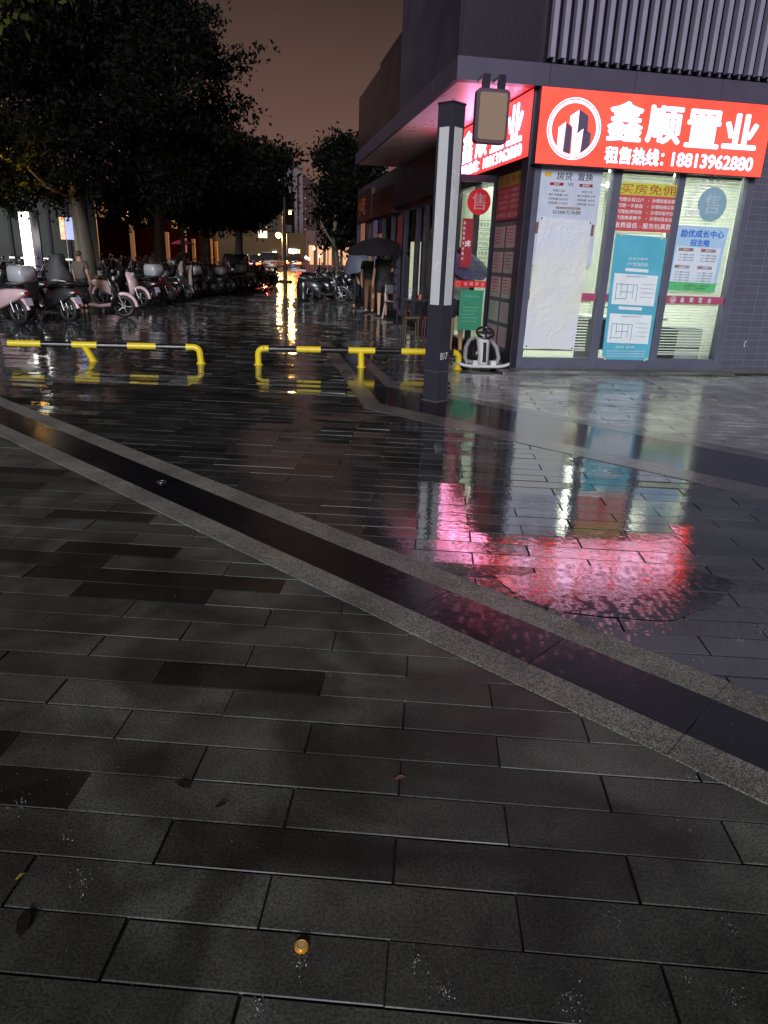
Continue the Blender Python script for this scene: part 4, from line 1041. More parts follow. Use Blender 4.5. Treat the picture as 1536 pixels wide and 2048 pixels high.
def person(loc, rz, label, shirt, legs, hair, pose='stand', arm_r=None, arm_l=None, H=1.0, bare=True, group=None, feet=None, shoe=None):
    P = thing('person', Vector(loc), label, 'person', group)
    M = Matrix.Translation(loc) @ Matrix.Rotation(rz, 4, 'Z') @ Matrix.Scale(H, 4)      # person looks along -y
    ar = arm_r or [(-.20, 0, 1.40), (-.245, .02, 1.12), (-.26, -.06, .88), (-.26, -.09, .80)]
    al = arm_l or [(.20, 0, 1.40), (.245, .02, 1.12), (.26, -.06, .88), (.26, -.09, .80)]
    ft = feet or [(-.09, 0, 0), (.09, -.05, 0)]
    J = [(0, 0, .93), (0, .01, 1.12), (0, 0, 1.32), (0, .01, 1.45), (0, -.01, 1.54), (0, -.015, 1.63), (0, -.01, 1.70)]
    rad = [(.105, .075), (.11, .08), (.14, .09), (.075, .065), (.052, .052), (.075, .09), (.062, .075)]
    E = [(0, 1), (1, 2), (2, 3), (3, 4), (4, 5), (5, 6)]
    for s, A_ in ((-1, ar), (1, al)):
        o = len(J); J += [tuple(q) for q in A_]; rad += [.052, .04, .03, .034]; E += [(2, o), (o, o + 1), (o + 1, o + 2), (o + 2, o + 3)]
        h = Vector(A_[3]); dr = (Vector(A_[3]) - Vector(A_[2])).normalized(); sd = Vector((0, 1, 0)) if abs(dr.y) < .8 else Vector((1, 0, 0))
        for k, (off_, ln) in enumerate(((-.028, .062), (-.010, .075), (.009, .078), (.027, .066))):
            a = len(J); J += [tuple(h + sd * off_ + dr * .035), tuple(h + sd * off_ * 1.2 + dr * (.035 + ln * .6) + Vector((-s * .012, 0, 0)))]; rad += [.010, .008]; E += [(o + 3, a), (a, a + 1)]
        a = len(J); J += [tuple(h - sd * .045 + dr * .01)]; rad += [.010]; E += [(o + 3, a)]
    for s, f in zip((-1, 1), ft):
        o = len(J); f = Vector(f); kn = Vector((s * .095, -.03, .50)) * .5 + Vector((f.x, f.y * .5 - .03, .50)) * .5; kn.z = .50 + f.z * .5
        J += [(s * .09, 0, .84), tuple(kn), (f.x, f.y + .02, f.z + .09), (f.x, f.y + .03, f.z + .04), (f.x, f.y - .13, f.z + .03)]
        rad += [.085, .055, .036, .04, .035]; E += [(0, o), (o, o + 1), (o + 1, o + 2), (o + 2, o + 3), (o + 3, o + 4)]
    skin_body('body', J, E, rad, M_skin, P, M)
    # face
    m = MB(M); m.ball((-.03, -.098, 1.66), .011, u=8, w=5); m.ball((.03, -.098, 1.66), .011, u=8, w=5); m.build('eyes', M_black, P)
    m = MB(M); m.ball((0, -.108, 1.625), .016, (.8, 1, 1.4), 8, 6); m.ball((-.082, -.005, 1.635), .022, (.5, 1, 1.4), 8, 6); m.ball((.082, -.005, 1.635), .022, (.5, 1, 1.4), 8, 6); m.build('nose_and_ears', M_skin, P)
    m = MB(M); m.ball((0, -.098, 1.59), .02, (1.2, .3, .35), 8, 5); m.build('mouth', inkr, P)
    m = MB(M); m.ball((0, .012, 1.685), .108, (.86, 1.0, .92), 16, 10); 
    m.build('hair', hair, P)
    # shirt
    SJ = [(0, 0, .82), (0, .01, 1.12), (0, 0, 1.33), (0, .01, 1.43)]; SR = [(.19, .15), (.175, .14), (.20, .145), (.11, .09)]; SE = [(0, 1), (1, 2), (2, 3)]
    for A_ in (ar, al):
        o = len(SJ); a_, b_ = Vector(A_[0]), Vector(A_[1]); SJ += [tuple(a_), tuple(a_ * .3 + b_ * .7)]; SR += [.075, .068]; SE += [(2, o), (o, o + 1)]
    skin_body('shirt', SJ, SE, SR, shirt, P, M)
    LJ = [(0, 0, .96), (0, 0, 1.10)]; LR = [(.165, .135), (.145, .115)]; LE = [(0, 1)]
    for s, f in zip((-1, 1), ft):
        o = len(LJ); f = Vector(f); kn = Vector(((s * .095 + f.x) * .5, f.y * .25 - .03, .50 + f.z * .5))
        LJ += [(s * .09, 0, .82), (s * .09 * .4 + kn.x * .6, kn.y * .6, .60 if bare else .52)]; LR += [.10, .088 if bare else .07]; LE += [(0, o), (o, o + 1)]
        if not bare: LJ += [(f.x, f.y + .02, f.z + .12)]; LR += [.055]; LE += [(o + 1, o + 2)]
    skin_body('shorts' if bare else 'trousers', LJ, LE, LR, legs, P, M)
    for f in ft:
        m = MB(M); f = Vector(f); m.ball((f.x, f.y - .04, f.z + .035), .12, (.42, 1.05, .34), 12, 7); m.build('shoe', shoe or M_black, P)
    return P, M
M_hair = mat('black_hair', (.012, .010, .009), .4); M_hairb = mat('brown_hair', lin(90, 60, 42), .5)
def umbrella(loc, Rr, drop, label, cloth, shaft_to, tilt=(0, 0), group=None, ribs=8, shaft=True):
    th = thing('umbrella', Vector(shaft_to), label, 'umbrella', group)
    loc = Vector(loc); M = Matrix.Translation(loc) @ Matrix.Rotation(tilt[0], 4, 'X') @ Matrix.Rotation(tilt[1], 4, 'Y')
    m = MB(M); n = ribs * 4; vs_ = [(0, 0, .02)]; rings = 6
    for j in range(1, rings + 1):
        q = j / rings
        for i in range(n):
            a = 2 * math.pi * i / n; sc = 1 - .045 * q * (1 - abs(math.cos(a * ribs / 2)))
            vs_.append((Rr * q * sc * math.cos(a), Rr * q * sc * math.sin(a), -drop * (q ** 1.9) - .02 * q * (abs(math.cos(a * ribs / 2)))))
    fs = [(0, 1 + i, 1 + (i + 1) % n) for i in range(n)]
    for j in range(rings - 1):
        for i in range(n): fs.append((1 + j * n + i, 1 + (j + 1) * n + i, 1 + (j + 1) * n + (i + 1) % n, 1 + j * n + (i + 1) % n))
    m.add(vs_, fs, True); k = len(vs_); m.add([(p[0], p[1], p[2] - .004) for p in vs_], [tuple(reversed(f)) for f in fs], True); m.build('canopy', cloth, th)
    inv = M.inverted(); e_ = inv @ Vector(shaft_to)
    m = MB(M); m.tube([(0, 0, .07), (0, 0, 0), tuple(e_)], .008, 6)
    m.build('shaft', M_steel, th)
    m = MB(M)
    for i in range(ribs):
        a = 2 * math.pi * i / ribs; m.tube([(0, 0, -.02), (Rr * .5 * math.cos(a), Rr * .5 * math.sin(a), -drop * .27 - .02), (Rr * .97 * math.cos(a), Rr * .97 * math.sin(a), -drop * .94 - .02)], .004, 4)
    m.build('ribs', M_steel, th)
    return th

# people and their umbrellas
M_tee = mat('pale_grey_cotton', lin(150, 155, 150), .7); M_navy = mat('dark_navy_cotton', lin(30, 32, 42), .7); M_blackc = mat('black_cotton', (.012, .012, .014), .7)
M_tan = mat('tan_trousers_cloth', lin(112, 80, 58), .7); M_pale = mat('pale_shirt_cloth', lin(100, 92, 84), .7)
p0 = G(909, 706)
person((p0.x, p0.y, 0), R(200), 'person in pale grey T-shirt and dark shorts standing behind the dark square pillar', M_tee, M_navy, M_hair,
       arm_r=[(-.19, 0, 1.40), (-.25, -.04, 1.14), (-.16, -.22, 1.22), (-.12, -.26, 1.26)], H=.97)
up_ = D(922, 512, p0.y - .1)
umbrella((p0.x + .10, p0.y - .12, 1.60), .44, .17, 'navy and dark red umbrella held by the person behind the square pillar', mat('navy_umbrella_cloth', lin(52, 46, 92), .45, var=.3, scale=3), (p0.x + .02, p0.y - .18, 1.16), tilt=(R(28), R(14)))
Yg = 19.3
b1 = G(738, 627); b2 = G(764, 634); b3 = G(707, 618)
person((b1.x, b1.y, 0), R(15), 'person in dark top and tan trousers standing under the large black umbrella', M_blackc, M_tan, M_hair, bare=False, H=.98, group='people under the black umbrella')
person((b2.x, b2.y, 0), R(190), 'person in black T-shirt with back turned beside the white legged chair', M_blackc, M_navy, M_hair, H=1.02, group='people under the black umbrella',
       arm_r=[(-.19, 0, 1.40), (-.24, -.02, 1.16), (-.14, -.22, 1.18), (-.10, -.26, 1.24)])
umbrella(((b1.x + b2.x) / 2, b2.y - .5, 2.0), .86, .31, 'large black umbrella over the two people beside the shop row', mat('black_umbrella_cloth', (.015, .013, .018), .45), ((b1.x + b2.x) / 2 - .05, b2.y - .45, 1.15), tilt=(R(8), R(-3)))
person((b3.x, b3.y + .3, 0), R(100), 'person in dark clothes under the grey blue umbrella', M_navy, M_blackc, M_hair, bare=False, group='people under the black umbrella')
umbrella((b3.x, b3.y - .1, 1.68), .56, .42, 'grey blue umbrella held low, left of the large black umbrella', mat('slate_umbrella_cloth', lin(84, 88, 104), .5), (b3.x + .1, b3.y, 1.05), tilt=(R(22), R(-24)))
ch = thing('folding_chair', (b2.x + .25, b2.y - .35, 0), 'small dark folding chair with pale metal legs by the person in black', 'chair')
m = MB(Matrix.Translation((b2.x + .25, b2.y - .35, 0))); m.box(-.2, .2, -.2, .2, .43, .46, .01); m.build('seat', M_blackp, ch)
for sx_ in (-1, 1):
    m = MB(Matrix.Translation((b2.x + .25, b2.y - .35, 0))); m.tube([(sx_ * .24, -.2, 0), (sx_ * .17, 0, .43), (sx_ * .17, .14, .85)], .013, 6); m.tube([(sx_ * .22, .22, 0), (sx_ * .17, -.12, .43)], .013, 6); m.build('leg', M_white, ch)
m = MB(Matrix.Translation((b2.x + .25, b2.y - .35, 0))); m.box(-.17, .17, .10, .13, .62, .84, .01); m.build('backrest', M_blackp, ch)
# ledge with bottle and cup, two stools under it
Mb = BW(3.2, 15.6)
M_dtab = mat('dark_table_top', lin(40, 38, 44), .3)
lt = thing('side_table', BW(3.25, 14.9), 'small table with a bottle and a cup standing behind the square pillar', 'table')
m = MB(FB); m.box(3.0, 3.6, 14.6, 15.3, .70, .73, .006); m.build('table_top', M_dtab, lt)
for a, b_ in ((3.04, 14.65), (3.56, 14.65), (3.04, 15.25), (3.56, 15.25)):
    m = MB(FB); m.tube([(a, b_, 0), (a, b_, .70)], .016, 6); m.build('leg', M_dark, lt)
bo = MB(FB); bo.tube([(3.2, 14.8, .731), (3.2, 14.8, .86), (3.2, 14.8, .90), (3.2, 14.8, .96)], [.035, .035, .014, .014], 12)
tag(bo.build('bottle', mat('clear_bottle_plastic', lin(170, 180, 185), .15)), 'small clear plastic bottle on the side table behind the pillar', 'bottle')
bo = MB(FB); bo.tube([(3.42, 14.82, .731), (3.42, 14.82, .83)], [.03, .038], 12)
tag(bo.build('paper_cup', mat('orange_cup_paper', lin(190, 90, 70), .5)), 'small orange red cup on the side table behind the pillar', 'cup')
for k, (a, b_, c) in enumerate(((3.05, 13.9, 'low pale wooden stool left of the side table'), (3.45, 13.95, 'low reddish stool next to the pillar under the side table'))):
    s_ = thing('stool', BW(a, b_), c, 'stool', 'low stools by the side table')
    mc = mat('pale_wood', lin(85, 66, 46), .5) if k == 0 else mat('red_plastic', lin(85, 34, 30), .4)
    m = MB(FB); m.box(a - .15, a + .15, b_ - .13, b_ + .13, .42, .45, .008); m.build('seat', mc, s_)
    for p, q in ((-.12, -.1), (.12, -.1), (-.12, .1), (.12, .1)):
        m = MB(FB); m.tube([(a + p * 1.1, b_ + q * 1.1, 0), (a + p, b_ + q, .42)], .015, 6); m.build('leg', mc, s_)
# left person by the tree trunk, pink umbrella far down the row
q = D(157, 505, 19.2)
person((q.x, 19.2, 0), R(170), 'person with brown hair and pale shirt behind the scooters by the thick tree trunk', M_pale, M_navy, M_hairb, bare=False, H=.80)
q = D(367, 520, 33)
person((q.x, 33, 0), R(180), 'distant person in dark clothes under the pink umbrella', M_navy, M_navy, M_hair, bare=False)
umbrella((q.x, 33, 1.98), .52, .18, 'small pink umbrella far off beyond the scooter rows', mat('pink_umbrella_cloth', lin(235, 100, 130), .5, emit=lin(235, 100, 130), estr=.15) if False else mat('pink_umbrella_cloth', lin(240, 100, 130), .5), (q.x, 33.1, 1.1))

# ------------------------------------------------------------------ scooters
def scooter_parts(top_box=False, extra=0):
    P = {}
    wr_ = .25
    for nm, x in (('rear', -.60), ('front', .62)):
        m = MB(Matrix.Translation((x, 0, wr_))); m.torus((0, 0, 0), wr_ - .05, .05, 'y', 26, 8); P['wheel', nm] = (m, 'rubber')
        m = MB(Matrix.Translation((x, 0, wr_))); m.torus((0, 0, 0), wr_ - .085, .014, 'y', 22, 6); m.tube([(0, -.05, 0), (0, .05, 0)], .045, 12)
        for k in range(5):
            a = 2 * math.pi * k / 5; m.tube([(0, 0, 0), ((wr_ - .085) * math.cos(a), 0, (wr_ - .085) * math.sin(a))], .012, 5)
        P['rim', nm] = (m, 'steel')
    def rr_(x, w, z0, z1): return [(x, -w, z0 + .03), (x, -w * .7, z0), (x, w * .7, z0), (x, w, z0 + .03), (x, w, z1 - .04), (x, w * .7, z1), (x, -w * .7, z1), (x, -w, z1 - .04)]
    m = MB(); m.loft([rr_(-.88, .05, .60, .66), rr_(-.72, .12, .50, .70), rr_(-.45, .15, .38, .69), rr_(-.18, .14, .28, .66), rr_(-.10, .11, .26, .55)]); P['body'] = (m, 'paint')
    m = MB(); m.loft([rr_(-.14, .14, .24, .33), rr_(.10, .15, .22, .29), rr_(.34, .13, .24, .33)]); P['footboard'] = (m, 'paint')
    def sh(z, x, w, t): return [(x, -w, z), (x + t, -w * .6, z), (x + t * 1.2, w * .6, z), (x, w, z), (x - .03, w * .8, z), (x - .03, -w * .8, z)]
    m = MB(); m.loft([sh(.26, .36, .12, .06), sh(.45, .42, .18, .09), sh(.66, .40, .20, .10), sh(.84, .33, .17, .08), sh(.93, .30, .10, .06)]); P['front_shield'] = (m, 'paint')
    m = MB(); m.torus((.62, 0, wr_), wr_ + .03, .045, 'y', 22, 6, .42); P['front_fender'] = (m, 'paint')
    m = MB(); 
    mm = Matrix.Translation((-.60, 0, wr_)) @ Matrix.Rotation(R(-25), 4, 'Y') ; m.M = mm; m.torus((0, 0, 0), wr_ + .035, .04, 'y', 22, 6, .40); m.M = FI; P['rear_fender'] = (m, 'paint')
    m = MB()
    for s in (-1, 1): m.tube([(.62, s * .07, wr_), (.50, s * .06, .55), (.40, s * .03, .80)], .018, 6)
    for s in (-1, 1): m.tube([(-.60, s * .11, wr_), (-.52, s * .12, .52)], .022, 6)
    m.tube([(-.05, .1, .24), (-.02, .22, .02)], .012, 5); P['fork'] = (m, 'steel')
    m = MB(); m.loft([rr_(-.74, .10, .70, .77), rr_(-.50, .14, .69, .79), rr_(-.22, .12, .67, .755), rr_(-.10, .07, .66, .71)]); P['seat'] = (m, 'black')
    m = MB(); m.tube([(.24, -.34, .99), (.29, -.22, 1.0), (.33, 0, .96), (.29, .22, 1.0), (.24, .34, .99)], .014, 8); m.tube([(.24, -.35, .99), (.27, -.24, 1.0)], .02, 8); m.tube([(.24, .35, .99), (.27, .24, 1.0)], .02, 8); m.loft([sh(.90, .30, .09, .06), sh(.97, .30, .11, .08), sh(1.02, .28, .07, .05)]); P['handlebar'] = (m, 'black')
    for s in (-1, 1):
        m = MB(); m.tube([(.28, s * .2, 1.0), (.25, s * .26, 1.12), (.23, s * .30, 1.18)], .007, 5); m.ball((.225, s * .31, 1.21), .055, (.3, 1.1, .75), 10, 6); P['mirror', s] = (m, 'steel')
    m = MB(); m.ball((.44, 0, .86), .075, (.5, 1, .75), 12, 7); P['headlight'] = (m, 'lens')
    m = MB(); m.box(-.90, -.875, -.06, .06, .60, .65, .005); P['tail_light'] = (m, 'redlens')
    m = MB(); m.M = Matrix.Translation((-.90, 0, .46)) @ Matrix.Rotation(R(22), 4, 'Y'); m.box(-.006, .006, -.085, .085, -.075, .075, .003); m.M = FI; P['number_plate'] = (m, 'plate')
    m = MB(); 
    for s in (-1, 1): m.tube([(-.55, s * .13, .77), (-.86, s * .12, .80)], .011, 6)
    m.tube([(-.86, -.12, .80), (-.86, .12, .80)], .011, 6); P['rack'] = (m, 'steel')
    if top_box:
        m = MB(); m.loft([rr_(-1.02, .16, .86, 1.06), rr_(-.97, .20, .82, 1.13), rr_(-.66, .20, .82, 1.14), rr_(-.60, .16, .86, 1.08)]); P['top_box'] = (m, 'box')
    if extra == 1:                                     # wire basket on the front
        m = MB()
        for zz in (.70, .78, .86): m.tube([(.46, -.16, zz), (.70, -.17, zz), (.70, .17, zz), (.46, .16, zz), (.46, -.16, zz)], .007, 5)
        for yy in (-.16, -.05, .05, .16): m.tube([(.70, yy, .86), (.68, yy, .66), (.46, yy, .66)], .006, 5)
        P['basket'] = (m, 'steel')
    if extra == 2:                                     # quilted apron hung over the handlebar
        m = MB(); m.loft([[(.44, -.30, 1.03), (.50, 0, 1.06), (.44, .30, 1.03), (.40, 0, 1.04)], [(.50, -.34, .80), (.58, 0, .82), (.50, .34, .80), (.50, 0, .80)], [(.52, -.27, .45), (.60, 0, .42), (.52, .27, .45), (.52, 0, .45)]])
        P['apron'] = (m, 'cloth')
    if extra == 3:                                     # tall windscreen
        m = MB(); m.loft([[(.40, -.17, 1.0), (.45, 0, 1.0), (.40, .17, 1.0), (.44, 0, 1.0)], [(.33, -.19, 1.22), (.39, 0, 1.24), (.33, .19, 1.22), (.38, 0, 1.24)], [(.26, -.10, 1.40), (.30, 0, 1.42), (.26, .10, 1.40), (.29, 0, 1.42)]])
        P['windscreen'] = (m, 'lens')
    return P
SM = dict(rubber=mat('scooter_tyre_rubber', (.013, .013, .014), .5), steel=mat('scooter_metal', (.38, .38, .40), .3, .9), black=mat('scooter_black_vinyl', (.014, .014, .015), .3),
          lens=mat('headlight_lens', (.6, .62, .65), .1, coat=.6), redlens=mat('tail_light_lens', (.35, .02, .02), .2), plate=mat('number_plate_face', lin(200, 190, 215), .4), cloth=mat('dark_quilted_cloth', lin(48, 44, 50), .7, bump=.5, bscale=9), box=mat('top_box_plastic', lin(176, 178, 184), .35, coat=.3))
paints = {'pinkish white': lin(222, 190, 194), 'white': lin(205, 208, 210), 'black': (.014, .014, .016), 'dark grey': (.045, .047, .05), 'maroon': lin(95, 28, 38), 'dark blue': lin(30, 40, 78), 'silver grey': lin(120, 122, 128), 'pale green': lin(150, 165, 110), 'red': lin(150, 35, 40)}
PM_ = {k: mat('scooter_paint_' + k.replace(' ', '_'), v, .28, coat=.5, var=.08) for k, v in paints.items()}
def build_scooter(label, paint, loc, rz, group, top_box=False):
    t = thing('parked_scooter', (0, 0, 0), label, 'scooter', group)
    made = {}
    for k, (m, mk) in scooter_parts(top_box).items():
        nm = k if isinstance(k, str) else k[0]
        par = made[('wheel', k[1])] if nm == 'rim' else t
        made[k] = m.build(nm, PM_[paint] if mk == 'paint' else SM[mk], par)
    t.location = loc; t.rotation_euler = (0, 0, rz)
    return t
GRP = 'electric scooters parked in rows on the left'
q1 = G(42, 650)
s1 = build_scooter('pinkish white scooter with grey top box, second from the left in front', 'pinkish white', (q1.x - .56, q1.y + .22, 0), math.pi - .38, GRP, True)
q0 = G(-28, 648)
def dup(src, paint, loc, rz, label):
    c = copy_tree(src); c.location = loc; c.rotation_euler = (0, 0, rz); c['label'] = label
    def rec(o):
        for ch_ in o.children:
            if ch_.type == 'MESH' and ch_.material_slots and ch_.material_slots[0].material and ch_.material_slots[0].material.name.startswith('scooter_paint'):
                ch_.material_slots[0].link = 'OBJECT'; ch_.material_slots[0].material = PM_[paint]
            rec(ch_)
    rec(c); return c
plain = None
q2 = G(141, 645)
plain = build_scooter('dark grey scooter with pale rear fender beside the pinkish one', 'dark grey', (q2.x - .56, q2.y + .22, 0), math.pi - .40, GRP)
for ch_ in plain.children:
    if ch_.name.startswith('rear_fender'): ch_.material_slots[0].link = 'OBJECT'; ch_.material_slots[0].material = PM_['pinkish white']
dup(s1, 'white', (q0.x - .75, q0.y + .1, 0), math.pi - .35, 'white scooter with top box cut off by the left edge of the photo')
q3 = G(240, 637)
s3 = dup(plain, 'pinkish white', (q3.x - .58, q3.y + .12, 0), .25, 'pinkish white scooter standing side-on, front wheel to the right, third in the front row')
for ch_ in s3.children:
    if ch_.name.startswith(('body', 'front_shield')): ch_.material_slots[0].link = 'OBJECT'; ch_.material_slots[0].material = PM_['black']
# merged far scooters
merged = {}
def merged_scooter(paint, top_box, extra=0):
    k = (paint, top_box, extra)
    if k in merged: return merged[k]
    order = ['paint', 'rubber', 'steel', 'black', 'lens', 'redlens', 'plate', 'box', 'cloth']; mb = MB()
    for kk, (m, mk) in scooter_parts(top_box, extra).items():
        mb.m = order.index(mk); o = len(mb.v); mb.v += m.v; mb.f += [[i + o for i in f] for f in m.f]; mb.mi += [mb.m] * len(m.f); mb.sm += m.sm
    ob = mb.build('parked_scooter', [PM_[paint]] + [SM[x] if x != 'plate' else mat('dull_number_plate', (.09, .085, .10), .4) for x in order[1:]], origin=(0, 0, 0))
    merged[k] = ob.data; bpy.data.objects.remove(ob); return merged[k]
rq = random.Random(5)
names = list(paints)
def line_pt(t): 
    a = np.array([G(262, 634).x, G(262, 634).y]); b_ = np.array([-6.3, 36.0]); return a + (b_ - a) * t
seen_ = {}
_o = ['first', 'second', 'third', 'fourth', 'fifth', 'sixth', 'seventh', 'eighth', 'ninth', 'tenth', 'eleventh', 'twelfth', 'thirteenth', 'fourteenth', 'fifteenth', 'sixteenth', 'seventeenth', 'eighteenth', 'nineteenth', 'twentieth']
def ordinal(n): return _o[n - 1] if n <= 20 else 'twenty-' + _o[n - 21]
cols_ = ['near', 'second', 'third', 'fourth']
cnt = 0
wt_ = ['black'] * 9 + ['dark grey'] * 4 + ['white', 'silver grey'] + ['white', 'maroon', 'dark blue', 'silver grey', 'maroon', 'pinkish white']
for col in range(4):
    for k in range(24):
        if col == 0:
            yy = 19.2 + k * .82; xx = -7.6 + (yy - 19) * .045
        else:
            yy = 16.6 + .9 * (col == 1) * 0 + k * .86; xx = -9.2 - 2.15 * (col - 1) - .25 * col + (yy - 16) * .03
            if yy > 37: continue
        if col == 1 and yy < 17.3: continue
        if yy < 15.5: continue
        x_ = xx + rq.uniform(-.12, .12); y_ = yy + rq.uniform(-.08, .08)
        if abs(x_ - D(157, 505, 19.2).x) < .8 and abs(y_ - 19.2) < .7: continue
        if (x_ - (-8.5)) ** 2 + (y_ - 20.6) ** 2 < 1.0: continue
        pt = rq.choice(wt_); tb = rq.random() < .12; flip = rq.random() < .45
        ang_ = (math.pi - .35 if not flip else -.25) + rq.uniform(-.12, .12)
        seen_[col] = seen_.get(col, 0) + 1; lab = '%s scooter%s, %s from the near end of the %s row' % (pt, ' with top box' if tb else '', ordinal(seen_[col]), ['front', 'second', 'third', 'rearmost'][col])
        if yy < 21 and col < 2:
            o = dup(s1 if tb else plain, pt, (x_, y_, 0), ang_, lab)
        else:
            o = bpy.data.objects.new('parked_scooter', merged_scooter(pt, tb, rq.choice([0, 0, 1, 2, 3]))); COL.objects.link(o); o.location = (x_, y_, 0); o.scale = [rq.uniform(.88, 1.03)] * 3; o.rotation_euler = (0, 0, ang_); tag(o, lab, 'scooter', GRP)
        cnt += 1
for k, (px, py) in enumerate([(648, 604), (652, 588), (668, 602), (682, 586), (692, 598), (704, 582), (672, 575), (650, 572), (636, 580)]):
    q = G(px, py); pt = rq.choice(['black', 'black', 'black', 'dark grey'])
    o = bpy.data.objects.new('parked_scooter', merged_scooter(pt, False)); COL.objects.link(o); o.location = (q.x, q.y, 0); o.rotation_euler = (0, 0, rq.uniform(-.3, .3) + (math.pi if k % 2 else 0))
    tag(o, '%s scooter, %s from the left among those on the right of the walkway' % (pt, ordinal([0, 3, 2, 5, 6, 8, 7, 4, 1].index(k) + 1 if False else sorted([648, 652, 668, 682, 692, 704, 672, 650, 636]).index([648, 652, 668, 682, 692, 704, 672, 650, 636][k]) + 1)), 'scooter', 'scooters parked on the right of the walkway')
# cloth rain aprons standing up from scooters
M_apron = mat('pale_quilted_apron', lin(150, 135, 122), .7, bump=.4, bscale=8)
for (px, y0, y1, w, bend, lab) in ((368, 522, 560, .30, -.35, 'pale quilted rain apron flapping up from a scooter, left of the pair'), (388, 530, 598, .22, -.30, 'tall pale quilted rain apron flapping up from a scooter, right of the pair')):
    q = D(px, y1, 24.0); q2_ = D(px, y0, 24.0); H_ = q2_.z - q.z; secs = []
    for k in range(9):
        t_ = k / 8; x_ = q.x + bend * (1 - t_) ** 2 + .05 * math.sin(6 * t_); ww = w * (.4 + .6 * math.sin(math.pi * min(1, t_ * .8 + .15)))
        secs.append([(x_ - ww / 2, 24, q.z + H_ * t_), (x_, 23.9, q.z + H_ * t_), (x_ + ww / 2, 24, q.z + H_ * t_), (x_, 23.94, q.z + H_ * t_)])
    m = MB(); m.loft(secs); tag(m.build('rain_apron', M_apron), lab, 'rain apron')
q = D(118, 560, 16.9)
m = MB(); 
secs = []
for k in range(8):
    t_ = k / 7; rr_ = .30 * (1 - .55 * t_ ** 1.5); secs.append([(q.x + (rr_ * (1 + .18 * math.sin(3 * a + k))) * math.cos(a), 16.9 + rr_ * .8 * math.sin(a), .72 + .62 * t_ + .03 * math.sin(5 * a)) for a in [2 * math.pi * i / 14 for i in range(14)]])
m.loft(secs); tag(m.build('scooter_cover', mat('grey_cover_cloth', lin(70, 72, 76), .6, bump=.6, bscale=5), origin=(q.x, 16.9, .72)), 'crumpled dark grey cloth heaped over the handlebar of a front scooter', 'cover')

# ------------------------------------------------------------------ trees
def leaf_mat(name, c):
    m = bpy.data.materials.new(name); m.use_nodes = True; nt = m.node_tree; p = nt.nodes['Principled BSDF']
    tc = nt.nodes.new('ShaderNodeTexCoord'); nz = nt.nodes.new('ShaderNodeTexNoise'); nz.inputs['Scale'].default_value = 1.1; nz.inputs['Detail'].default_value = 5
    mx = nt.nodes.new('ShaderNodeMix'); mx.data_type = 'RGBA'; mx.inputs[6].default_value = (*[x * .5 for x in c], 1); mx.inputs[7].default_value = (*[x * 1.5 for x in c], 1)
    nt.links.new(tc.outputs['Object'], nz.inputs[0]); nt.links.new(nz.outputs[0], mx.inputs[0]); nt.links.new(mx.outputs[2], p.inputs['Base Color']); p.inputs['Roughness'].default_value = .6; p.inputs['Specular IOR Level'].default_value = .08
    tr = nt.nodes.new('ShaderNodeBsdfTranslucent'); ms = nt.nodes.new('ShaderNodeMixShader'); ms.inputs[0].default_value = .25
    nt.links.new(mx.outputs[2], tr.inputs[0]); nt.links.new(p.outputs[0], ms.inputs[1]); nt.links.new(tr.outputs[0], ms.inputs[2]); nt.links.new(ms.outputs[0], nt.nodes['Material Output'].inputs[0])
    return m
M_leaf = leaf_mat('dark_wet_leaves', (.0075, .009, .006)); M_leaf2 = leaf_mat('green_and_lamplit_leaves', (.07, .095, .02))
M_bark = mat('wet_bark', (.10, .085, .065), .6, bump=.8, bscale=14, var=.35)
def crown(blobs, n, size, seed):
    rr = np.random.default_rng(seed)
    C = np.array([b[:3] for b in blobs]); Rr = np.array([b[3] for b in blobs]); w = Rr ** 2.2; w /= w.sum()
    ncl = max(20, n // 26)
    bi = rr.choice(len(blobs), ncl, p=w); dirs = rr.normal(size=(ncl, 3)); dirs /= np.linalg.norm(dirs, axis=1)[:, None]
    rad = rr.random(ncl) ** .38
    cl = C[bi] + dirs * (Rr[bi] * rad)[:, None] * np.array([1, 1, .9])
    ci = rr.integers(0, ncl, n); cs = size * rr.uniform(1.2, 3.2, ncl)
    p = cl[ci] + rr.normal(size=(n, 3)) * cs[ci][:, None] * np.array([1, 1, .6])
    a = rr.normal(size=(n, 3)); a /= np.linalg.norm(a, axis=1)[:, None]; b_ = np.cross(a, rr.normal(size=(n, 3))); b_ /= np.linalg.norm(b_, axis=1)[:, None]
    s = size * rr.uniform(.55, 1.15, n)[:, None]
    v = np.stack([p - a * s, p - b_ * s * .45 + a * s * .1, p + a * s, p + b_ * s * .45 + a * s * .1], axis=1).reshape(-1, 3)
    f = np.arange(4 * n).reshape(-1, 4)
    return v, f
def tree(label, foot, trunk_pts, trunk_r, limbs, blobs, n, size, seed, leaf=None, group=None):
    t = thing('tree', foot, label, 'tree', group)
    m = MB(); m.tube(trunk_pts, trunk_r, 12)
    m.build('trunk', M_bark, t)
    for l_, r_ in limbs:
        m = MB(); m.tube(l_, r_, 8); m.build('limb', M_bark, t)
    v, f = crown(blobs, n, size, seed); off = np.array(t.location)
    me = bpy.data.meshes.new('crown'); me.from_pydata((v - off).tolist(), [], f.tolist()); me.materials.append(leaf or M_leaf)
    o = bpy.data.objects.new('crown', me); COL.objects.link(o); o.parent = t
    return t
def blob(px, py, rp, Y): q = D(px, py, Y); return (q.x, q.y, q.z, rp * Y / 1398)
GT = 'trees along the left of the walkway'
rr_ = random.Random(3)
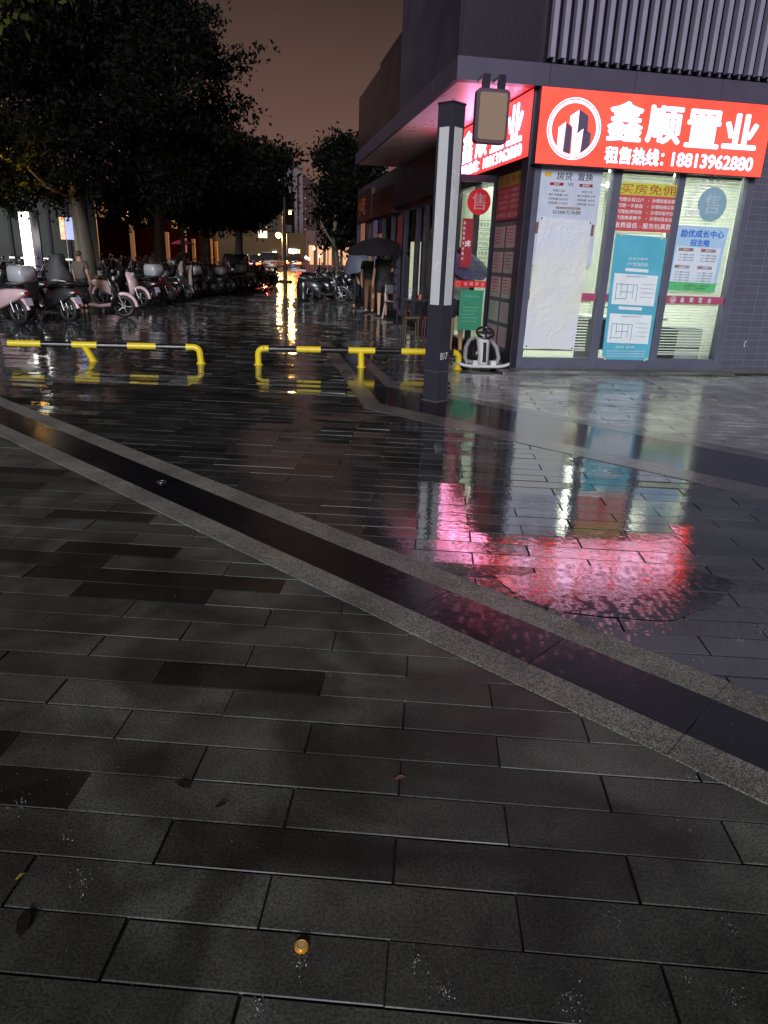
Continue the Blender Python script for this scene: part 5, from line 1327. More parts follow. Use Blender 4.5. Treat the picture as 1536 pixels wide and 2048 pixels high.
A_bl = [(60, 40, 120), (180, 40, 130), (300, 30, 110), (80, 190, 120), (210, 180, 130), (330, 160, 105), (395, 60, 55), (430, 130, 52), (482, 122, 34), (508, 108, 18), (60, 320, 85), (170, 320, 95), (290, 310, 105), (385, 260, 80), (445, 215, 52), (488, 222, 34), (350, 370, 70), (250, 400, 60), (410, 330, 60), (425, 30, 20), (-60, 120, 120), (-60, 300, 110), (30, 405, 50), (110, 410, 42), (470, 165, 20), (450, 270, 40)]
bA = [blob(x, y, max(10, r_ - 18), 19.5 + rr_.uniform(-1.5, 2.5)) for x, y, r_ in A_bl]
ft = D(178, 575, 20.6); ft.z = 0
tk = [Vector((ft.x, 20.6, 0)), D(170, 500, 20.6), D(160, 440, 20.6), D(150, 400, 20.6)]
tree('large broad tree with pale forked trunk behind the scooters on the left', ft, tk, [.30, .25, .20, .17],
     [([D(152, 408, 20.6), D(120, 385, 20.4), D(95, 372, 20.2), D(60, 340, 19.8)], [.11, .08, .06, .03]), ([D(150, 402, 20.6), D(148, 370, 20.6), D(140, 330, 20.8), D(150, 250, 21)], [.12, .09, .07, .03]),
      ([D(152, 405, 20.6), D(165, 385, 20.8), D(182, 366, 21), D(230, 330, 21), D(300, 270, 21)], [.10, .08, .07, .05, .03])], bA, 80000, .085, 1, group=GT)
big = [o for o in bpy.data.objects if o.name == 'tree'][0]
v, f = crown([blob(x, y, r_, 20.2) for x, y, r_ in ((30, 262, 24), (62, 268, 20), (12, 230, 12), (38, 158, 10), (60, 366, 18), (30, 372, 14), (8, 380, 14), (85, 360, 10), (20, 300, 26), (55, 320, 14))], 1500, .08, 41)  # leaf patches round the lamp, its light put into their brighter colour
me2 = bpy.data.meshes.new('crown'); me2.from_pydata((v - np.array(big.location)).tolist(), [], f.tolist()); me2.materials.append(M_leaf2)
o2 = bpy.data.objects.new('crown', me2); COL.objects.link(o2); o2.parent = big
ft = G(322, 580); Y_ = 27.0
tree('dark tree with slim trunk behind the scooter rows, second from the left', (D(322, 560, Y_).x, Y_, 0), [(D(322, 560, Y_).x, Y_, 0), D(320, 500, Y_), D(317, 430, Y_), D(320, 360, Y_)], [.24, .21, .17, .12],
     [([D(317, 440, Y_), D(350, 400, Y_), D(390, 350, Y_)], [.1, .07, .04]), ([D(317, 440, Y_), D(280, 400, Y_)], [.1, .05])], [blob(x, y, r_, Y_ + rr_.uniform(-1, 1)) for x, y, r_ in ((300, 380, 60), (360, 370, 60), (330, 320, 60), (400, 350, 55), (250, 400, 45), (380, 410, 35), (430, 300, 50))], 14000, .12, 2, group=GT)
Y_ = 34.0
tree('dark spreading tree with thin trunk in the middle distance on the left', (D(414, 550, Y_).x, Y_, 0), [(D(414, 550, Y_).x, Y_, 0), D(413, 500, Y_), D(412, 450, Y_), D(410, 380, Y_)], [.20, .18, .15, .1],
     [([D(412, 455, Y_), D(390, 430, Y_), D(380, 400, Y_)], [.1, .06, .04]), ([D(412, 440, Y_), D(450, 390, Y_), D(500, 350, Y_), D(560, 318, Y_)], [.1, .08, .06, .03])],
     [blob(x, y, r_, Y_ + rr_.uniform(-1.5, 1.5)) for x, y, r_ in ((505, 308, 38), (450, 330, 60), (395, 360, 60), (520, 345, 42), (470, 385, 45), (410, 415, 42), (548, 318, 24), (578, 316, 15), (380, 430, 30), (440, 290, 40), (535, 375, 28), (552, 350, 22))], 16000, .15, 3, group=GT)
Y_ = 42.0
tree('smaller dark tree with round crown farthest down the left side', (D(478, 540, Y_).x, Y_, 0), [(D(478, 540, Y_).x, Y_, 0), D(478, 500, Y_), D(479, 450, Y_), D(480, 410, Y_)], [.26, .22, .18, .1],
     [([D(479, 450, Y_), D(510, 410, Y_)], [.1, .05])], [blob(x, y, r_, Y_ + rr_.uniform(-1, 1)) for x, y, r_ in ((495, 400, 42), (470, 430, 30), (528, 385, 32), (520, 425, 20), (500, 445, 16), (545, 405, 18), (455, 405, 35), (440, 440, 20))], 11000, .16, 4, group=GT)
Y_ = 36.0
tree('dark tree on the right of the walkway beside the shop row', (D(674, 560, Y_).x, Y_, 0), [(D(674, 560, Y_).x, Y_, 0), D(673, 520, Y_), D(668, 480, Y_), D(672, 430, Y_)], [.18, .15, .13, .1],
     [([D(668, 490, Y_), D(655, 470, Y_), D(640, 440, Y_)], [.08, .05, .03]), ([D(668, 485, Y_), D(685, 465, Y_), D(700, 430, Y_)], [.08, .05, .03])],
     [blob(x, y, r_, Y_ + rr_.uniform(-1.5, 1.5)) for x, y, r_ in ((668, 322, 26), (694, 300, 26), (704, 375, 40), (666, 385, 24), (690, 435, 34), (650, 430, 12), (716, 440, 34), (666, 290, 12), (648, 322, 9), (662, 478, 12), (700, 480, 24), (728, 330, 30), (730, 400, 30))], 15000, .15, 5)
# branch tips of a nearer tree hanging into the top left corner
Y_ = 9.0
tree('nearer tree whose lit green leaf tips hang into the top left corner', (-9.5, 7.5, 0), [(-9.5, 7.5, 0), (-9.4, 7.6, 3), (-9.0, 8.0, 5.5)], [.2, .17, .12],
     [([(-9.0, 8.0, 5.2), (-7.0, 8.6, 5.9), D(60, -40, Y_), D(85, -6, Y_)], [.08, .05, .03, .012])], [blob(x, y, r_, Y_) for x, y, r_ in ((75, -18, 22), (112, -12, 20), (40, -60, 50), (-40, -60, 90))] + [(-8.5, 8, 6.5, 1.5)], 2600, .075, 6, leaf=M_leaf2)

# ------------------------------------------------------------------ lamps
def point(name, loc, power, col, r=.12):
    d = bpy.data.lights.new(name, 'POINT'); d.energy = power; d.color = col; d.shadow_soft_size = r
    o = bpy.data.objects.new(name, d); COL.objects.link(o); o.location = loc; return o
AMB = (1.0, .50, .11)
M_bulb = mat('sodium_lamp_glow', (.9, .6, .3), .4, emit=(1, .60, .18), estr=3.2)
M_bulbw = mat('white_lamp_glow', (.9, .9, .8), .4, emit=(1, .95, .75), estr=30)
M_pole = mat('lamp_pole_paint', (.05, .05, .055), .4, .3)
def street_lamp(px, py, Y, power, label, side=1, bulb=.16, col=AMB, bm_=None):
    h = D(px, py, Y); t = thing('street_lamp', (h.x + side * .9, Y, 0), label, 'street lamp')
    m = MB(); m.tube([(h.x + side * .9, Y, 0), (h.x + side * .9, Y, h.z * .6), (h.x + side * .9, Y, h.z + .1), (h.x + side * .6, Y, h.z + .3), (h.x, Y, h.z + .25)], [.09, .07, .06, .05, .04], 8); m.build('pole', M_pole, t)
    m = MB(); m.box(h.x - .3, h.x + .3, Y - .14, Y + .14, h.z + .18, h.z + .28, .03); m.build('lamp_head', M_pole, t)
    m = MB(); m.ball((h.x, Y, h.z), bulb, (1, 1, .8), 12, 8); m.build('bulb', bm_ or M_bulb, t)
    l = point('lamp_light', (h.x, Y - .25, h.z - .25), power, col, .2); l.parent = t; l.location = Vector((h.x, Y - .25, h.z - .3)) - t.location
    return t
street_lamp(557, 470, 80, 2300, 'bright amber street lamp in front of the far amber building', 1, .36)
street_lamp(581, 425, 80, 2100, 'smaller amber street lamp high beside the pale apartment block', -1, .26)
street_lamp(14, 300, 19.4, 75, 'amber lamp hidden in the leaves of the large tree at the left edge', -1, .08)
# tall unlit pole in the middle of the walkway end
q = G(571, 590); tp = D(568, 394, q.y)
t = thing('lamp_pole', (q.x, q.y, 0), 'tall dark pole standing at the far end of the walkway in front of the lights', 'pole')
m = MB(); m.tube([(q.x, q.y, 0), (q.x, q.y, 1.1), (q.x, q.y, 1.15), (q.x, q.y, tp.z)], [.075, .075, .055, .045], 10); m.build('pole', M_pole, t)
m = MB(); m.box(q.x + .02, q.x + .28, q.y - .02, q.y + .02, 2.35, 2.6); m.build('sign_plate', M_pole, t)
q = G(369, 560); tp = D(367, 462, 30)
t = thing('lamp_pole', (D(369, 540, 30).x, 30, 0), 'slim grey pole rising in front of the pink umbrella', 'pole')
m = MB(); m.tube([(D(369, 540, 30).x, 30, 0), (D(369, 540, 30).x, 30, tp.z)], [.09, .08], 8); m.box(tp.x - .12, tp.x + .12, 29.9, 30.1, tp.z, tp.z + .12, .02); m.build('pole', mat('grey_pole_paint', (.22, .22, .25), .4), t)
q = G(551, 562)
t = thing('bollard', (q.x, q.y, 0), 'short dark bollard at the kerb left of the tall pole', 'bollard')
m = MB(); m.tube([(q.x, q.y, 0), (q.x, q.y, .75), (q.x, q.y, .8)], [.09, .09, .06], 12); m.build('post', M_pole, t)
q = G(608, 602)
t = thing('litter_bin', (q.x, q.y, 0), 'black rounded litter bin right of the tall pole', 'bin')
m = MB(Matrix.Translation((q.x, q.y, 0))); m.loft([[(.25 * s_ * math.cos(a), .25 * s_ * math.sin(a), z) for a in [2 * math.pi * i / 16 for i in range(16)]] for s_, z in ((.85, 0), (1, .1), (1, .6), (.8, .75))]); m.build('body', M_blackp, t)
m = MB(Matrix.Translation((q.x, q.y, 0))); m.ball((0, 0, .76), .22, (1, 1, .4), 14, 6); m.build('lid', M_pole, t)

# twin light tubes at the left, and the small lit screen on a pole
lt2 = thing('light_column', (D(52, 540, 21).x, 21, 0), 'pair of tall glowing white light tubes at the far left', 'light column')
M_tubew = mat('white_tube_light', (.9, .9, .85), .4, emit=(1, 1, .84), estr=4.5)
for (xa, xb, wd) in ((39, 46, .12), (51.5, 57.5, .07)):
    A_ = D(xa + 1.0, 424, 21); B_ = D(xb + 7.5, 532, 21)
    m = MB(); m.box(A_.x - .035, A_.x + wd - .035, 20.95, 21.05, .84, A_.z); m.build('tube', M_tubew, lt2)
m = MB(); A_ = D(41, 424, 21); m.box(A_.x - .10, A_.x + .42, 21.06, 21.14, 0, A_.z + .05); m.box(A_.x - .08, A_.x + .40, 20.95, 21.055, 0, .83); m.build('housing', M_dark, lt2)
l = point('tube_light', (A_.x + .15, 20.6, 1.7), 26, (1, 1, .84), .3); l.parent = lt2; l.location -= lt2.location
sl = D(20, 514, 22.5)
m = MB(); m.box(sl.x + .0, sl.x + 1.9, 22.45, 22.5, sl.z - .03, sl.z + .01)
tag(m.build('strip_light', mat('strip_tube_light', (.9, .9, .85), .4, emit=(1, 1, .85), estr=1.6)), 'thin horizontal white strip light low behind the scooters at the left', 'strip light')
sc_ = thing('lit_screen', (D(140, 540, 24).x, 24, 0), 'small glowing screen of orange fire and pale blue left of the big trunk', 'screen')
M_fire = bpy.data.materials.new('screen_picture'); M_fire.use_nodes = True
nt = M_fire.node_tree; p_ = nt.nodes['Principled BSDF']; tc = nt.nodes.new('ShaderNodeTexCoord'); nz = nt.nodes.new('ShaderNodeTexNoise'); nz.inputs['Scale'].default_value = 5; nz.inputs['Detail'].default_value = 4; nz.inputs['Distortion'].default_value = 1
c2 = nt.nodes.new('ShaderNodeValToRGB'); c2.color_ramp.elements[0].position = .35; c2.color_ramp.elements[0].color = (.9, .22, .03, 1); c2.color_ramp.elements[1].position = .62; c2.color_ramp.elements[1].color = (1, .8, .4, 1)
nt.links.new(tc.outputs['Object'], nz.inputs[0]); nt.links.new(nz.outputs[0], c2.inputs[0]); nt.links.new(c2.outputs[0], p_.inputs['Emission Color']); p_.inputs['Emission Strength'].default_value = 1.2
A_ = D(118, 434, 24); B_ = D(133, 479, 24); C_ = D(144, 434, 24)
m = MB(); m.box(A_.x, B_.x - .02, 23.97, 24.0, B_.z, A_.z); m.build('picture', M_fire, sc_)
m = MB(); m.box(B_.x + .02, C_.x, 23.97, 24.0, B_.z, A_.z); m.build('picture', mat('pale_blue_picture', (.5, .55, .8), .4, emit=(.45, .52, .85), estr=1.0, var=.5, scale=6), sc_)
m = MB(); m.tube([(B_.x, 24.03, 0), (B_.x, 24.03, A_.z + .9)], .035, 8); m.build('pole', M_steel, sc_)

# ------------------------------------------------------------------ far buildings
def face_box(mb, P0, P1, depth, z0, z1):              # a block whose front runs P0->P1 (xy)
    P0 = Vector((*P0, 0)); P1 = Vector((*P1, 0)); d = (P1 - P0).normalized(); n = Vector((-d.y, d.x, 0)) * depth
    v = [P0, P1, P1 + n, P0 + n]; v = [Vector((p.x, p.y, z0)) for p in v] + [Vector((p.x, p.y, z1)) for p in v]
    mb.add(v, [(3, 2, 1, 0), (4, 5, 6, 7), (0, 1, 5, 4), (1, 2, 6, 5), (2, 3, 7, 6), (3, 0, 4, 7)], False)
def win_on(mb, P0, P1, s, w, za, zb, out=.06, th_=.05):
    P0 = Vector((*P0, 0)); P1 = Vector((*P1, 0)); L_ = (P1 - P0).length; d = (P1 - P0).normalized(); n = Vector((d.y, -d.x, 0))
    a = P0 + d * (s * L_ - w / 2) + n * out; b_ = P0 + d * (s * L_ + w / 2) + n * out; c = b_ - n * th_; e_ = a - n * th_
    v = [Vector((p.x, p.y, za)) for p in (a, b_, c, e_)] + [Vector((p.x, p.y, zb)) for p in (a, b_, c, e_)]
    mb.add(v, [(3, 2, 1, 0), (4, 5, 6, 7), (0, 1, 5, 4), (1, 2, 6, 5), (2, 3, 7, 6), (3, 0, 4, 7)], False)
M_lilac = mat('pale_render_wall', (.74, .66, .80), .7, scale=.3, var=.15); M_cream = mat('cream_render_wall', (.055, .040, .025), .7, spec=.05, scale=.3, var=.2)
M_win = mat('dark_window_glass', (.02, .02, .025), .15); M_ledge = mat('pale_ledge', (.5, .48, .48), .6)
def pxY(px, Y): return (D(px, 500, Y).x, Y)
ap = thing('apartment_block', (*pxY(600, 118), 0), 'pale lilac apartment block of seven storeys closing the view between the trees', 'building')
P0, P1 = pxY(566, 112), pxY(606, 120); P2 = pxY(641, 142)
zt = D(573, 324, 112).z
m = MB(); face_box(m, P0, P1, 18, 0, zt); face_box(m, P1, P2, 16, 0, zt - .6); m.build('wall', M_lilac, ap)
for f_ in range(7):
    z = 2.6 + f_ * (zt - 3.4) / 7
    for s in (.18, .45, .75):
        m = MB(); win_on(m, P0, P1, s, .6, z, z + 1.35); w_ = m.build('window', M_win, ap)
    for s in (.10, .35, .6, .85):
        m = MB(); win_on(m, P1, P2, s, .95, z, z + 1.3); w_ = m.build('window', M_win, ap)
        m = MB(); win_on(m, P1, P2, s, 1.6, z - .25, z - .1, .3, .3); m.build('ledge', M_ledge, w_)
m = MB(); face_box(m, (P0[0] - .2, P0[1] - .2), (P1[0] + .2, P1[1] - .2), .8, zt, zt + .5); m.build('parapet', M_ledge, ap)
ab = thing('amber_building', (*pxY(500, 88), 0), 'broad building face lit amber by the street lamps behind the cars', 'building')
A0, A1 = pxY(150, 97), pxY(566, 96)
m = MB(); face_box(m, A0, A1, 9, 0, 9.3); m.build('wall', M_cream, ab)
for f_ in range(3):
    for k in range(16):
        if f_ == 0: continue
        m = MB(); win_on(m, A0, A1, .04 + k * .061, 1.1, 1.2 + f_ * 3.1, 2.6 + f_ * 3.1); m.build('window', M_win, ab)
M_litwin = mat('lit_window_glow', (.8, .8, .6), .4, emit=(.75, .8, .5), estr=1.1)
q = D(527, 469, 95.6); m = MB(); m.box(q.x - .7, q.x + .4, 95.8, 96.1, q.z - 1, q.z + .9); m.build('lit_window', M_litwin, ab)
m = MB(); win_on(m, A0, A1, .5, 25, 4.4, 4.65, .5, .5); m.build('ledge', M_cream, ab)
# long dark frontage on the left with lit piers
lb_ = thing('frontage', (*pxY(300, 52), 0), 'long low brown frontage with lit piers behind the left trees', 'building')
L0, L1 = pxY(120, 40), pxY(432, 78)
m = MB(); face_box(m, L0, L1, 6, 0, 5.2); m.build('wall', mat('brown_stone_wall', lin(36, 24, 20), .9, spec=0.0, var=.3, scale=.8), lb_)
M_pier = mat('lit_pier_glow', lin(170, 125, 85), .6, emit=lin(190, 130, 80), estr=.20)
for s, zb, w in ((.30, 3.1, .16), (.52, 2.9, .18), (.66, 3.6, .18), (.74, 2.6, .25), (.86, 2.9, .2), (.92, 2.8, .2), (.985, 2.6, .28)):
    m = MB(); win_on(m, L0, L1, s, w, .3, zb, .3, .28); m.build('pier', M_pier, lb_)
for k in range(9):
    m = MB(); win_on(m, L0, L1, .07 + k * .105, 1.6, 3.3, 4.7, .05); m.build('window', M_win, lb_)
gw = thing('glazed_pavilion', (*pxY(60, 24), 0), 'grey green pavilion wall behind the glowing tubes at the far left', 'building')
m = MB(); x0_, x1_ = D(-160, 500, 24.5).x, D(150, 500, 24.5).x; face_box(m, (x0_, 24.5), (x1_, 26.5), 4, 0, 3.1); m.build('wall', mat('grey_green_panels', (.04, .048, .04), .35, var=.4, scale=1.4), gw)
for k in range(9):
    m = MB(); win_on(m, (x0_, 24.5), (x1_, 26.5), .06 + k * .11, .08, 0, 3.1, .08, .08); m.build('mullion', M_dark, gw)
# shops across the road
sh_ = thing('lit_shopfront', (*pxY(588, 96), 0), 'small far shop with a bright white lit sign right of the tall pole', 'shop')
q = D(586, 505, 96)
m = MB(); m.box(q.x - 2.0, q.x + 3.4, 96.1, 99, 0, 4.2); m.build('wall', M_cream, sh_)
m = MB(); a, b_ = D(577, 498, 96), D(594, 511, 96); m.box(a.x, b_.x, 95.9, 96.08, b_.z, a.z); m.build('lit_sign', mat('white_sign_glow', (.9, .9, .9), .4, emit=(.85, .95, 1), estr=9.0), sh_)
m = MB(); a, b_ = D(597, 499, 96), D(600, 523, 96); m.box(a.x, b_.x, 95.9, 96.08, b_.z, a.z); m.build('lit_panel', mat('yellow_sign_glow', (.9, .8, .4), .4, emit=(1, .75, .3), estr=1.5), sh_)
m = MB(); a, b_ = D(575, 513, 96), D(594, 528, 96); m.box(a.x, b_.x, 95.98, 96.08, b_.z, a.z); m.build('shop_window', mat('shop_window_glow', (.8, .7, .5), .4, emit=(.9, .7, .4), estr=.8), sh_)
sh2 = thing('lit_shopfront', (*pxY(520, 100), 0), 'far pale lit doorway and awning left of the amber lamp', 'shop')
q = D(520, 512, 92); m = MB(); m.box(q.x - 7, q.x + 3.4, 92.1, 93.2, 0, 3.4); m.build('wall', M_cream, sh2)
m = MB(); a, b_ = D(516, 508, 92), D(523, 517, 92); m.box(a.x, b_.x, 91.9, 92.05, b_.z, a.z); m.build('doorway', mat('pale_door_glow', (.8, .9, .8), .4, emit=(.8, .9, .75), estr=2), sh2)
m = MB(); a, b_ = D(546, 503, 92), D(553, 512, 92); m.box(a.x, b_.x, 91.9, 92.05, b_.z, a.z); m.build('doorway', mat('green_white_glow', (.8, .9, .8), .4, emit=(.85, 1, .7), estr=14), sh2)
tl = thing('traffic_light', (*pxY(494, 62), 0), 'green traffic light shining over the car roofs', 'traffic light')
q = D(494, 520, 62); m = MB(); m.tube([(q.x, 62, 0), (q.x, 62, q.z)], .05, 8); m.build('pole', M_pole, tl)
m = MB(); m.box(q.x - .2, q.x + .2, 62.0, 62.15, q.z - .5, q.z + .5, .03); m.build('housing', M_blackp, tl)
m = MB(); m.ball((q.x, 61.95, q.z), .17, (1, .5, 1), 12, 8); m.build('lens', mat('green_signal_glow', (.2, .9, .5), .3, emit=(.3, 1.0, .5), estr=12), tl)
# small lights between the trees on the right
for k, (px, py, c, e_, lab) in enumerate(((628, 497, (1, .8, .5), 5, 'tiny warm lit window over the right hand scooters'), (639, 512, (.8, .85, 1), 6, 'tiny bluish white light beyond the right hand scooters'), (612, 515, (.8, .8, 1), 6, 'tiny white light right of the far shop'), (618, 518, (.7, 1, .4), 4, 'tiny green light right of the far shop'), (656, 466, (1, .5, .2), 4, 'tiny orange light among the right hand leaves'), (667, 495, (1, .45, .15), 2, 'tiny orange lit window by the right hand trunk'))):
    q = D(px, py, 62); m = MB(); m.ball((q.x, 62, q.z), .10, (1, .6, 1.3), 10, 6)
    t = thing('wall_lamp', (q.x, 62, 0), lab, 'lamp')
    m.build('bulb', mat('tiny_glow_%d' % k, (.8, .8, .8), .4, emit=c, estr=e_), t)
    m = MB(); m.tube([(q.x, 62.1, 0), (q.x, 62.1, q.z)], .05, 6); m.build('pole', M_pole, t)
rw = thing('far_shop_row', (*pxY(660, 64), 0), 'dark far shop row behind the right hand tree', 'building')
m = MB(); m.box(pxY(612, 66)[0], pxY(760, 66)[0], 66, 72, 0, 3.6); m.build('wall', mat('dark_brown_wall', (.045, .03, .025), .7, var=.3), rw)
for k in range(6):
    a = pxY(618 + k * 17, 66)[0]; m = MB(); m.box(a, a + .5, 65.9, 65.99, .8, 2.4); m.build('lit_window', mat('amber_window_glow', (.6, .4, .2), .5, emit=(.5, .25, .09), estr=.9), rw)

# ------------------------------------------------------------------ cars
M_cglass = mat('car_glass', (.02, .022, .025), .08); M_tail = mat('lit_tail_light', (.8, .05, .02), .3, emit=(1, .05, .012), estr=22); M_trim = mat('car_trim', (.02, .02, .022), .4)
M_headl = mat('lit_head_light', (.9, .9, .9), .2, emit=(1, .95, .85), estr=4)
def car(loc, rz, label, paint, lit_=True, suv=False, group=None):
    t = thing('car', (0, 0, 0), label, 'car', group); H_ = 1.72 if suv else 1.46; hb = .95 if suv else .86
    def ring_(x, w, z0, z1, k=.12): return [(x, -w, z0 + k), (x, -w + k, z0), (x, w - k, z0), (x, w, z0 + k), (x, w, z1 - k), (x, w - k, z1), (x, -w + k, z1), (x, -w, z1 - k)]
    m = MB(); m.loft([ring_(-2.2, .72, .38, hb - .1), ring_(-2.1, .86, .26, hb), ring_(-1.2, .9, .22, hb + .04), ring_(1.0, .9, .22, hb), ring_(1.8, .86, .24, hb - .14), ring_(2.2, .68, .34, hb - .3)]); m.build('body', paint, t)
    xb = -2.0 if suv else -1.6
    m = MB(); m.loft([ring_(xb, .76, hb - .05, hb + .05, .03), ring_(xb + .28, .66, hb - .05, H_ - .04, .08), ring_(xb + .6, .68, hb - .05, H_, .08), ring_(.1, .68, hb - .05, H_ - .02, .08), ring_(.95, .74, hb - .05, hb + .03, .03)]); m.build('cabin', M_cglass, t)
    m = MB(); m.loft([ring_(xb + .30, .62, H_ - .05, H_ + .01, .02), ring_(.12, .62, H_ - .05, H_ + .0, .02)]); m.build('roof', paint, t)
    for x in (-1.35, 1.4):
        for s in (-1, 1):
            m = MB(Matrix.Translation((x, s * .8, .32))); m.torus((0, 0, 0), .23, .09, 'y', 20, 8); w_ = m.build('wheel', M_black, t)
            m = MB(Matrix.Translation((x, s * .8, .32))); m.tube([(0, -.06, 0), (0, .08 * s, 0)], .17, 12); m.build('rim', M_steel, w_)
    for s in (-1, 1):
        m = MB(); m.box(-2.26, -2.06, s * .64 - .22, s * .64 + .22, hb - .28, hb - .10, .02); m.build('tail_light', M_tail if lit_ else mat('unlit_tail_light', (.25, .02, .02), .3), t)
        m = MB(); m.ball((2.0, s * .62, .62), .13, (.8, 1.2, .7), 10, 6); m.build('headlight', mat('unlit_headlight', (.4, .4, .42), .1), t)
        m = MB(); m.ball((.75, s * .98, hb + .08), .11, (.5, 1, .7), 10, 6); m.build('mirror', M_trim, t)
    m = MB(); m.box(-2.235, -2.2, -.22, .22, .52, .63); m.build('number_plate', mat('car_number_plate', (.05, .08, .3), .4), t)
    m = MB(); m.box(-2.25, -2.0, -.8, .8, .26, .42, .03); m.build('bumper', M_trim, t)
    t.location = loc; t.rotation_euler = (0, 0, rz); return t
q = D(520, 540, 60); 
car((D(546, 540, 74).x, 74, 0), R(82), 'pale beige estate car seen from behind on the road beyond the walkway', mat('beige_car_paint', (.42, .36, .28), .3, coat=.5), False, True)
car((D(591, 530, 80).x, 80, 0), R(90), 'dark car with two glowing red tail lights right of the tall pole', mat('dark_car_paint', (.03, .03, .035), .25, coat=.6), True, True)
car((D(505, 530, 70).x, 70, 0), R(98), 'dark car with glowing red tail lights behind the beige car on the left', mat('dark_car_paint', (.03, .03, .035)), True)
car((D(524, 528, 84).x, 84, 0), R(95), 'farther dark car with red tail lights between the beige car and the green signal', mat('dark_car_paint', (.03, .03, .035)), True)
car((D(474, 545, 42).x, 42, 0), R(100), 'black car parked at the end of the left scooter rows', mat('black_car_paint', (.012, .012, .014), .2, coat=.7), False)
for (px, Y) in ((537, 63.5), (524, 61), (582, 63)):
    pass
ck = MB(); a, b_ = G(462, 561), G(602, 561); ck.box(a.x, b_.x, a.y, a.y + .35, -.01, .12, .02); tag(ck.build('kerb', W_kerb), kind='structure')
point('brake_glow', (D(530, 536, 60).x, 60, .8), 1000, (1, .05, .02), .15)

# ------------------------------------------------------------------ small things on the ground
q = G(603, 1896)
cp = thing('crown_cork', (q.x, q.y, .002), 'small round orange bottle cap lying on the dark paving in the foreground', 'crown cork')
CM = Matrix.Translation((q.x, q.y, .002))
m = MB(CM); m.tube([(0, 0, 0), (0, 0, .007), (0, 0, .0085)], [.0165, .0162, .015], 28); m.build('cap', mat('orange_cap_metal', lin(236, 160, 40), .25, .3), cp)
m = MB(CM); m.torus((0, 0, .009), .0115, .0012, 'z', 28, 6); m.tube([(0, 0, .0085), (0, 0, .0093)], .008, 16); m.build('rim', mat('pale_orange_cap', lin(226, 190, 130), .3), cp)
q = G(323, 966)
fl = thing('floor_fitting', (q.x, q.y, .004), 'small round pale metal fitting set in the dark band', 'floor fitting')
m = MB(Matrix.Translation((q.x, q.y, .004))); m.tube([(0, 0, 0), (0, 0, .006)], .034, 24); m.build('plate', M_dark, fl)
m = MB(Matrix.Translation((q.x, q.y, .004))); m.torus((0, 0, .006), .026, .003, 'z', 24, 6); m.build('ring', M_steel, fl)
M_leafy = mat('wet_yellow_leaf', lin(150, 135, 50), .4)
def leaf(px, py, s, rz, lab, mm=M_leafy, nm='fallen_leaf', cat='leaf'):
    q = G(px, py); M = Matrix.Translation((q.x, q.y, .006)) @ Matrix.Rotation(rz, 4, 'Z'); m = MB(M)
    o = [(-s, 0, 0), (-s * .5, -s * .32, .003), (s * .2, -s * .38, .005), (s, 0, .001), (s * .2, s * .38, .004), (-s * .5, s * .30, .002)]
    m.add(o + [(p[0], p[1], p[2] + .0012) for p in o], [(5, 4, 3, 2, 1, 0), (6, 7, 8, 9, 10, 11)] + [(i, (i + 1) % 6, 6 + (i + 1) % 6, 6 + i) for i in range(6)], False); tag(m.build(nm, mm), lab, cat)
leaf(42, 1757, .013, .9, 'thin yellow leaf in a joint near the left edge of the foreground')
leaf(800, 1559, .018, .3, 'small reddish leaf on the paving right of the centre foreground', mat('red_leaf', lin(140, 80, 90), .5))
leaf(683, 743, .05, 1.2, 'pale leaf on the wet ground beside the middle barrier leg')
M_litter = mat('pale_litter_paper', lin(200, 200, 205), .6)
for (px, py, s, lab) in ((1426, 801, .05, 'white scrap of paper on the ground below the tiled wall'), (1372, 822, .04, 'bright white scrap on the wet ground left of the paper scrap'), (1268, 757, .03, 'tiny white scrap at the foot of the shop plinth'), (1432, 760, .02, 'tiny pale scrap near the tiled wall')):
    leaf(px, py, s, px * .7, lab, M_litter, 'litter', 'litter')
M_dleaf = mat('dark_wet_leaf', (.012, .012, .010), .4)
for (px, py, s, lab) in ((365, 1573, .03, 'dark flat leaf on the foreground paving left of centre'), (442, 1614, .02, 'smaller dark leaf below the first dark leaf'), (48, 1850, .04, 'dark stain-like leaf near the lower left corner'), (1062, 764, .03, 'dark leaf close to the corner of the shop')):
    leaf(px, py, s, px * .3, lab, M_dleaf)
# rubbish mark on the tiled wall
a, z_ = V(1490, 688, YF - .004); m = MB(FB); m.tube([(a, YF - .006, z_ - .045), (a - .02, YF - .008, z_), (a + .01, YF - .006, z_ + .05)], .007, 6); tag(m.build('wall_hook', M_white), 'small white hook shaped scrap stuck to the tiled wall', 'hook')
# weeds along the plinth
rw_ = random.Random(8); m = MB()
for k in range(240):
    a = rw_.choice([rw_.gauss(6.55, .18), rw_.uniform(5.2, 7.3), rw_.gauss(6.75, .08)]); P_ = BW(a, 9.60 + rw_.uniform(-.012, .008), 0); h = rw_.uniform(.01, .05); dx = rw_.uniform(-.02, .02); dy = rw_.uniform(-.02, .01)
    m.add([P_, P_ + Vector((.006, 0, 0)), P_ + Vector((dx + .003, dy, h))], [(0, 1, 2)], False)
tag(m.build('weeds', M_leaf2), 'sparse green weeds along the foot of the shop plinth', 'weeds', kind='stuff')
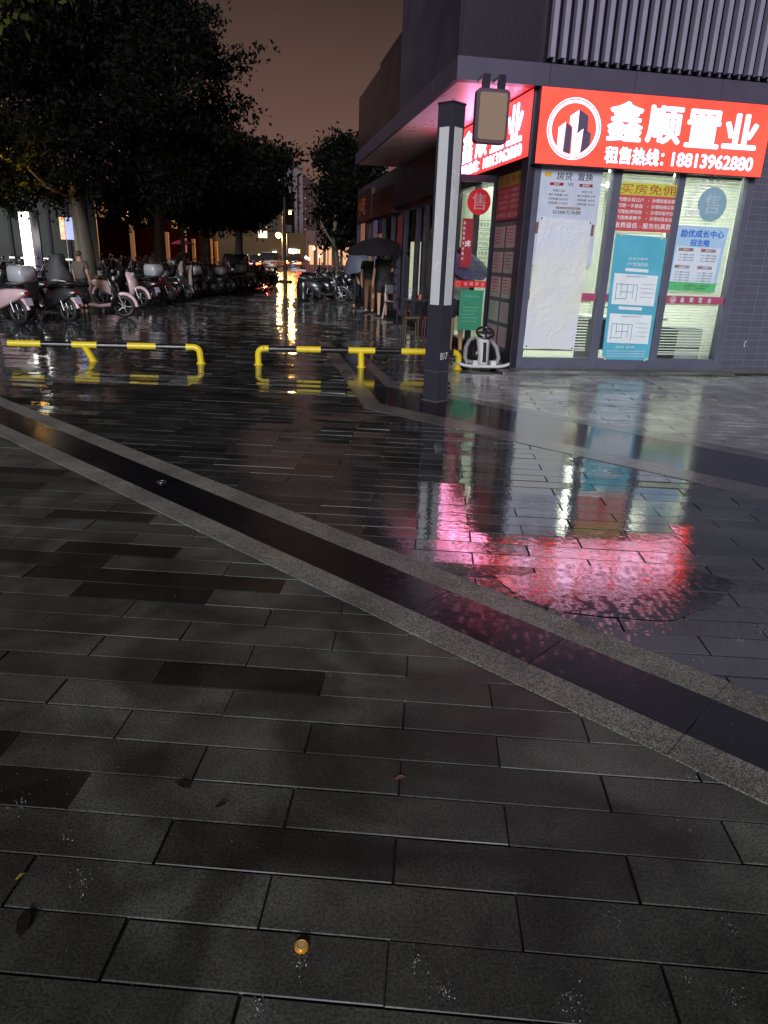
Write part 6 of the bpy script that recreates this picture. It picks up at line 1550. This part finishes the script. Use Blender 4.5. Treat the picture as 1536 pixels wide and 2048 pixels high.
# splashes: crowns of tiny droplets thrown up by the rain
m = MB(); rw_ = random.Random(21)
def drop(p, r, st=1.0):
    m.add([(p[0] - r, p[1], p[2]), (p[0], p[1] - r, p[2]), (p[0] + r, p[1], p[2]), (p[0], p[1] + r, p[2]), (p[0], p[1], p[2] + r * st), (p[0], p[1], p[2] - r)], [(0, 1, 4), (1, 2, 4), (2, 3, 4), (3, 0, 4), (1, 0, 5), (2, 1, 5), (3, 2, 5), (0, 3, 5)], True)
spots = [(600, 1930, 26, 60), (890, 1990, 34, 90), (830, 1930, 26, 50), (1140, 2005, 40, 90), (515, 2020, 18, 60), (130, 1680, 18, 24), (165, 1770, 28, 50), (45, 1608, 22, 40), (1240, 1860, 26, 26), (1460, 1860, 20, 20), (1370, 1960, 18, 16), (1380, 1665, 26, 20), (1520, 1265, 14, 40), (1480, 1285, 25, 40), (1400, 1325, 16, 20), (1375, 1560, 18, 26), (1445, 1400, 20, 24), (70, 1305, 18, 14), (1470, 2010, 30, 26), (250, 1400, 10, 8)]
for (px, py, r_, n_) in spots:
    q = G(px, py); sc = (CAM_H / max(.3, -ray(px, py)[2])) / 1400
    for k in range(int(n_ * .6)):
        a = rw_.uniform(0, 6.28); d_ = abs(rw_.gauss(0, .55)) * r_ * sc; hh = rw_.uniform(0.002, .018)
        drop((q.x + d_ * math.cos(a), q.y + d_ * math.sin(a) * 1.6, hh), rw_.uniform(.0005, .0013) * (1 if rw_.random() < .85 else 1.8), rw_.choice([1, 1, 2.5]))
for k in range(700):
    px = rw_.uniform(0, 1536); py = rw_.uniform(850, 2048); q = G(px, py); drop((q.x, q.y, rw_.uniform(.002, .01)), rw_.uniform(.0005, .0012) * (q.y / 2.0) ** .5, 1.5)
tag(m.build('rain_splashes', mat('splash_water', (.42, .44, .47), .1, var=.02)), 'scattered tiny splashes of rain on the wet paving', 'splashes', kind='stuff')

# interior light of the agency
for (a, b_) in ((4.6, 12.2), (6.2, 12.2)):
    d = bpy.data.lights.new('ceiling_area', 'AREA'); d.energy = 52; d.size = 1.4; d.color = (.95, 1.0, .88)
    o = bpy.data.objects.new('ceiling_area', d); COL.objects.link(o); o.location = BW(a, b_, 2.9)
